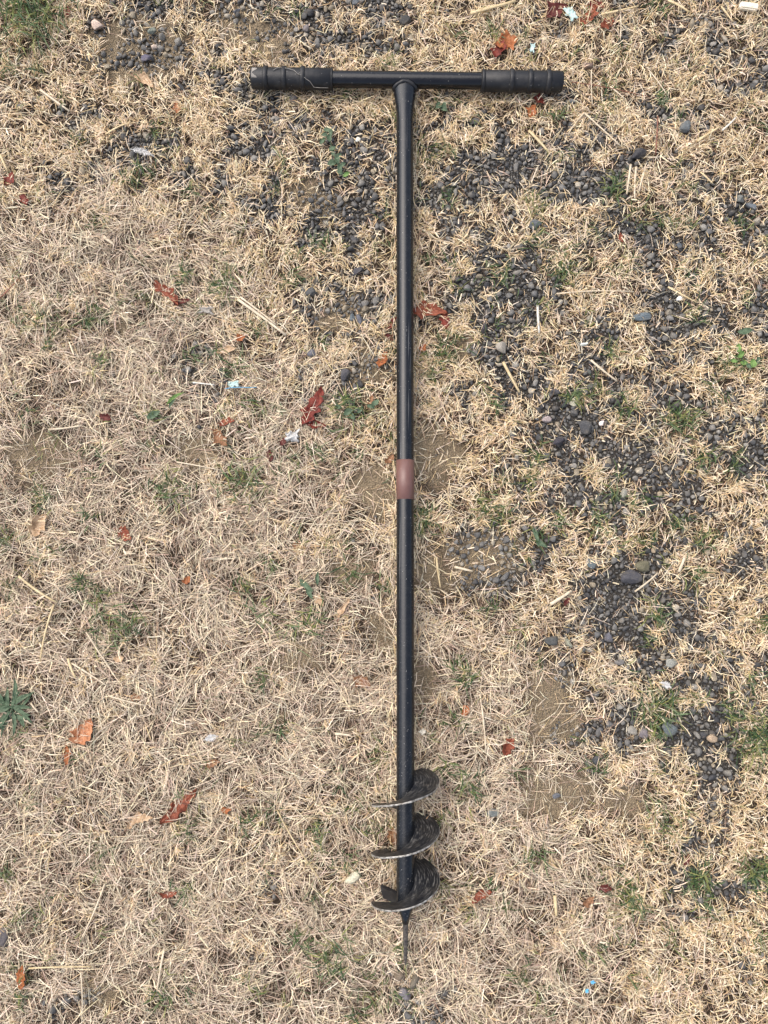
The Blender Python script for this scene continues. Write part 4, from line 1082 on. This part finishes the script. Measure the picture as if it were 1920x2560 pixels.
weed(905, 1022, [(935, 1005, 24, 15, 60), (870, 1030, 26, 17, 20), (880, 1040, 22, 14, -30), (900, 1025, 20, 12, 40), (845, 1018, 20, 12, 0), (928, 1015, 20, 12, -40)], 'small dark green weed leaves between crimson leaf and shaft')
weed(1104, 268, [(1098, 265, 22, 15, 30), (1110, 272, 22, 15, -30), (1106, 260, 18, 12, 70)], 'small three-leaved green weed below the handle bar')
weed(1350, 1345, [(1342, 1335, 34, 13, -50), (1358, 1352, 40, 13, -45), (1346, 1350, 30, 10, -65)], 'dark green broad grass leaves right of the shaft')
weed(778, 1468, [(770, 1460, 46, 15, -60), (782, 1478, 40, 13, -75), (792, 1445, 34, 10, 70)], 'dark green weed above the tan leaf, left of the shaft')
weed(388, 1038, [(384, 1036, 36, 18, 45), (378, 1042, 26, 14, 20)], 'single green weed leaf in the grey thatch at the left')
weed(435, 998, [(437, 995, 56, 9, 40, 'leaf_lime'), (430, 1008, 30, 8, 50)], 'bright lime green blade in the thatch at the left')

# ------------------------------------------------------------------ scraps of litter
def scrap(px, py, sx, sy, deg, mat, label, name='paper_scrap', cat='scrap', z=0.013, crumple=0.12):
    n_ = 14; V, f = [], []; sd3 = px * 0.37
    for i in range(n_):
        for j in range(n_):
            u_, v_ = i / (n_ - 1) - 0.5, j / (n_ - 1) - 0.5
            e_ = 1 + 0.8 * mnoise.noise(Vector((u_ * 4, v_ * 4, sd3)))
            V.append((u_ * sx * PXM * e_, v_ * sy * PXM * e_, crumple * sx * PXM * mnoise.noise(Vector((u_ * 4.5, v_ * 4.5, sd3 + 3)))))
    for i in range(n_ - 1):
        for j in range(n_ - 1): f.append((i * n_ + j, (i + 1) * n_ + j, (i + 1) * n_ + j + 1, i * n_ + j + 1))
    o = link(name, mesh_np(name, np.array(V), np.array(f), M[mat])); o.location = P(px, py, z); o.rotation_euler = (0.1, -0.1, math.radians(deg))
    md = o.modifiers.new('thickness', 'SOLIDIFY'); md.thickness = 0.0004
    return tag(o, label, cat)
scrap(1428, 32, 26, 30, 10, 'mint', 'pale mint scrap between the red leaves at the top')
scrap(1331, 118, 10, 18, -10, 'mint', 'tiny mint scrap above the right grip')
scrap(584, 960, 26, 14, 5, 'mint', 'pale mint scrap touching the blue string')
scrap(731, 1091, 30, 22, 10, 'paper', 'white crumpled scrap beside small dark leaves, left of the shaft', crumple=0.55)
scrap(1057, 1829, 13, 12, 40, 'cream', 'tiny square pale chip right of the lower shaft')
scrap(1482, 2456, 8, 7, 30, 'blue', 'tiny blue plastic bit near the bottom, lower right')
scrap(1467, 2478, 8, 9, 0, 'blue', 'second tiny blue plastic bit, lower of the two')
scrap(515, 775, 34, 16, -5, 'dust', 'small greyish bark flake right of the long curled rust leaf', 'bark_flake', 'bark')
# blue string
bs_pts = [P(a, b, 0.014) for a, b in ((562, 972), (580, 969), (600, 968), (620, 969), (642, 968))]
tag(link('plastic_string', tube_mesh('plastic_string', bs_pts, 0.0005, M['blue'], 6)), 'thin blue plastic string lying left of the shaft', 'string')
# cream foam block at the top right
fb = link('foam_block', box_mesh('foam_block', 0.030, 0.0115, 0.009, M['cream'], 0.002)); fb.location = P(1871, 17, 0.013); fb.rotation_euler = (0.1, 0, math.radians(-8))
tag(fb, 'cream foam block in the top right corner', 'foam block')
# feathers
def feather(px, py, Lpx, deg, wpx, label):
    L, W = Lpx * PXM, wpx * PXM; pile = Pile(); n_ = 70
    tt = np.linspace(0.12, 1.0, n_); sgn = np.where(np.arange(n_) % 2 == 0, 1.0, -1.0)
    b = np.stack([(tt - 0.5) * L, 0.05 * L * np.sin(tt * 3), np.full(n_, 0.0)], 1)
    ang = sgn * rng.uniform(0.5, 0.9, n_); ll = W * np.sin(np.pi * tt ** 0.7).clip(0.25, 1) * rng.uniform(0.6, 1.1, n_)
    pile.add(ribbons(b, ang, ll, np.full(n_, 0.0008), np.full(n_, 0.0008), rng.uniform(0, 0.002, n_), sgn * 0.2, np.zeros(n_), np.full((n_, 3), 0.72), 2, 0.3))
    o = link('feather', pile.mesh('feather', M['paper'])); o.location = P(px, py, 0.0135); o.rotation_euler = (0, 0, math.radians(deg))
    q = link('quill', tube_mesh('quill', [(-L * 0.5, 0, 0), (-L * 0.1, 0.04 * L, 0.0004), (L * 0.5, 0.01 * L, 0)], [0.0006, 0.0005, 0.0002], M['paper'], 5)); q.parent = o
    return tag(o, label, 'feather')
feather(355, 382, 66, -18, 12, 'slim white feather in the upper left grass')
feather(526, 1846, 36, 15, 12, 'small white feather in the lower left thatch')
feather(1662, 1712, 32, -25, 12, 'small white feather right of the bare soil, lower right')
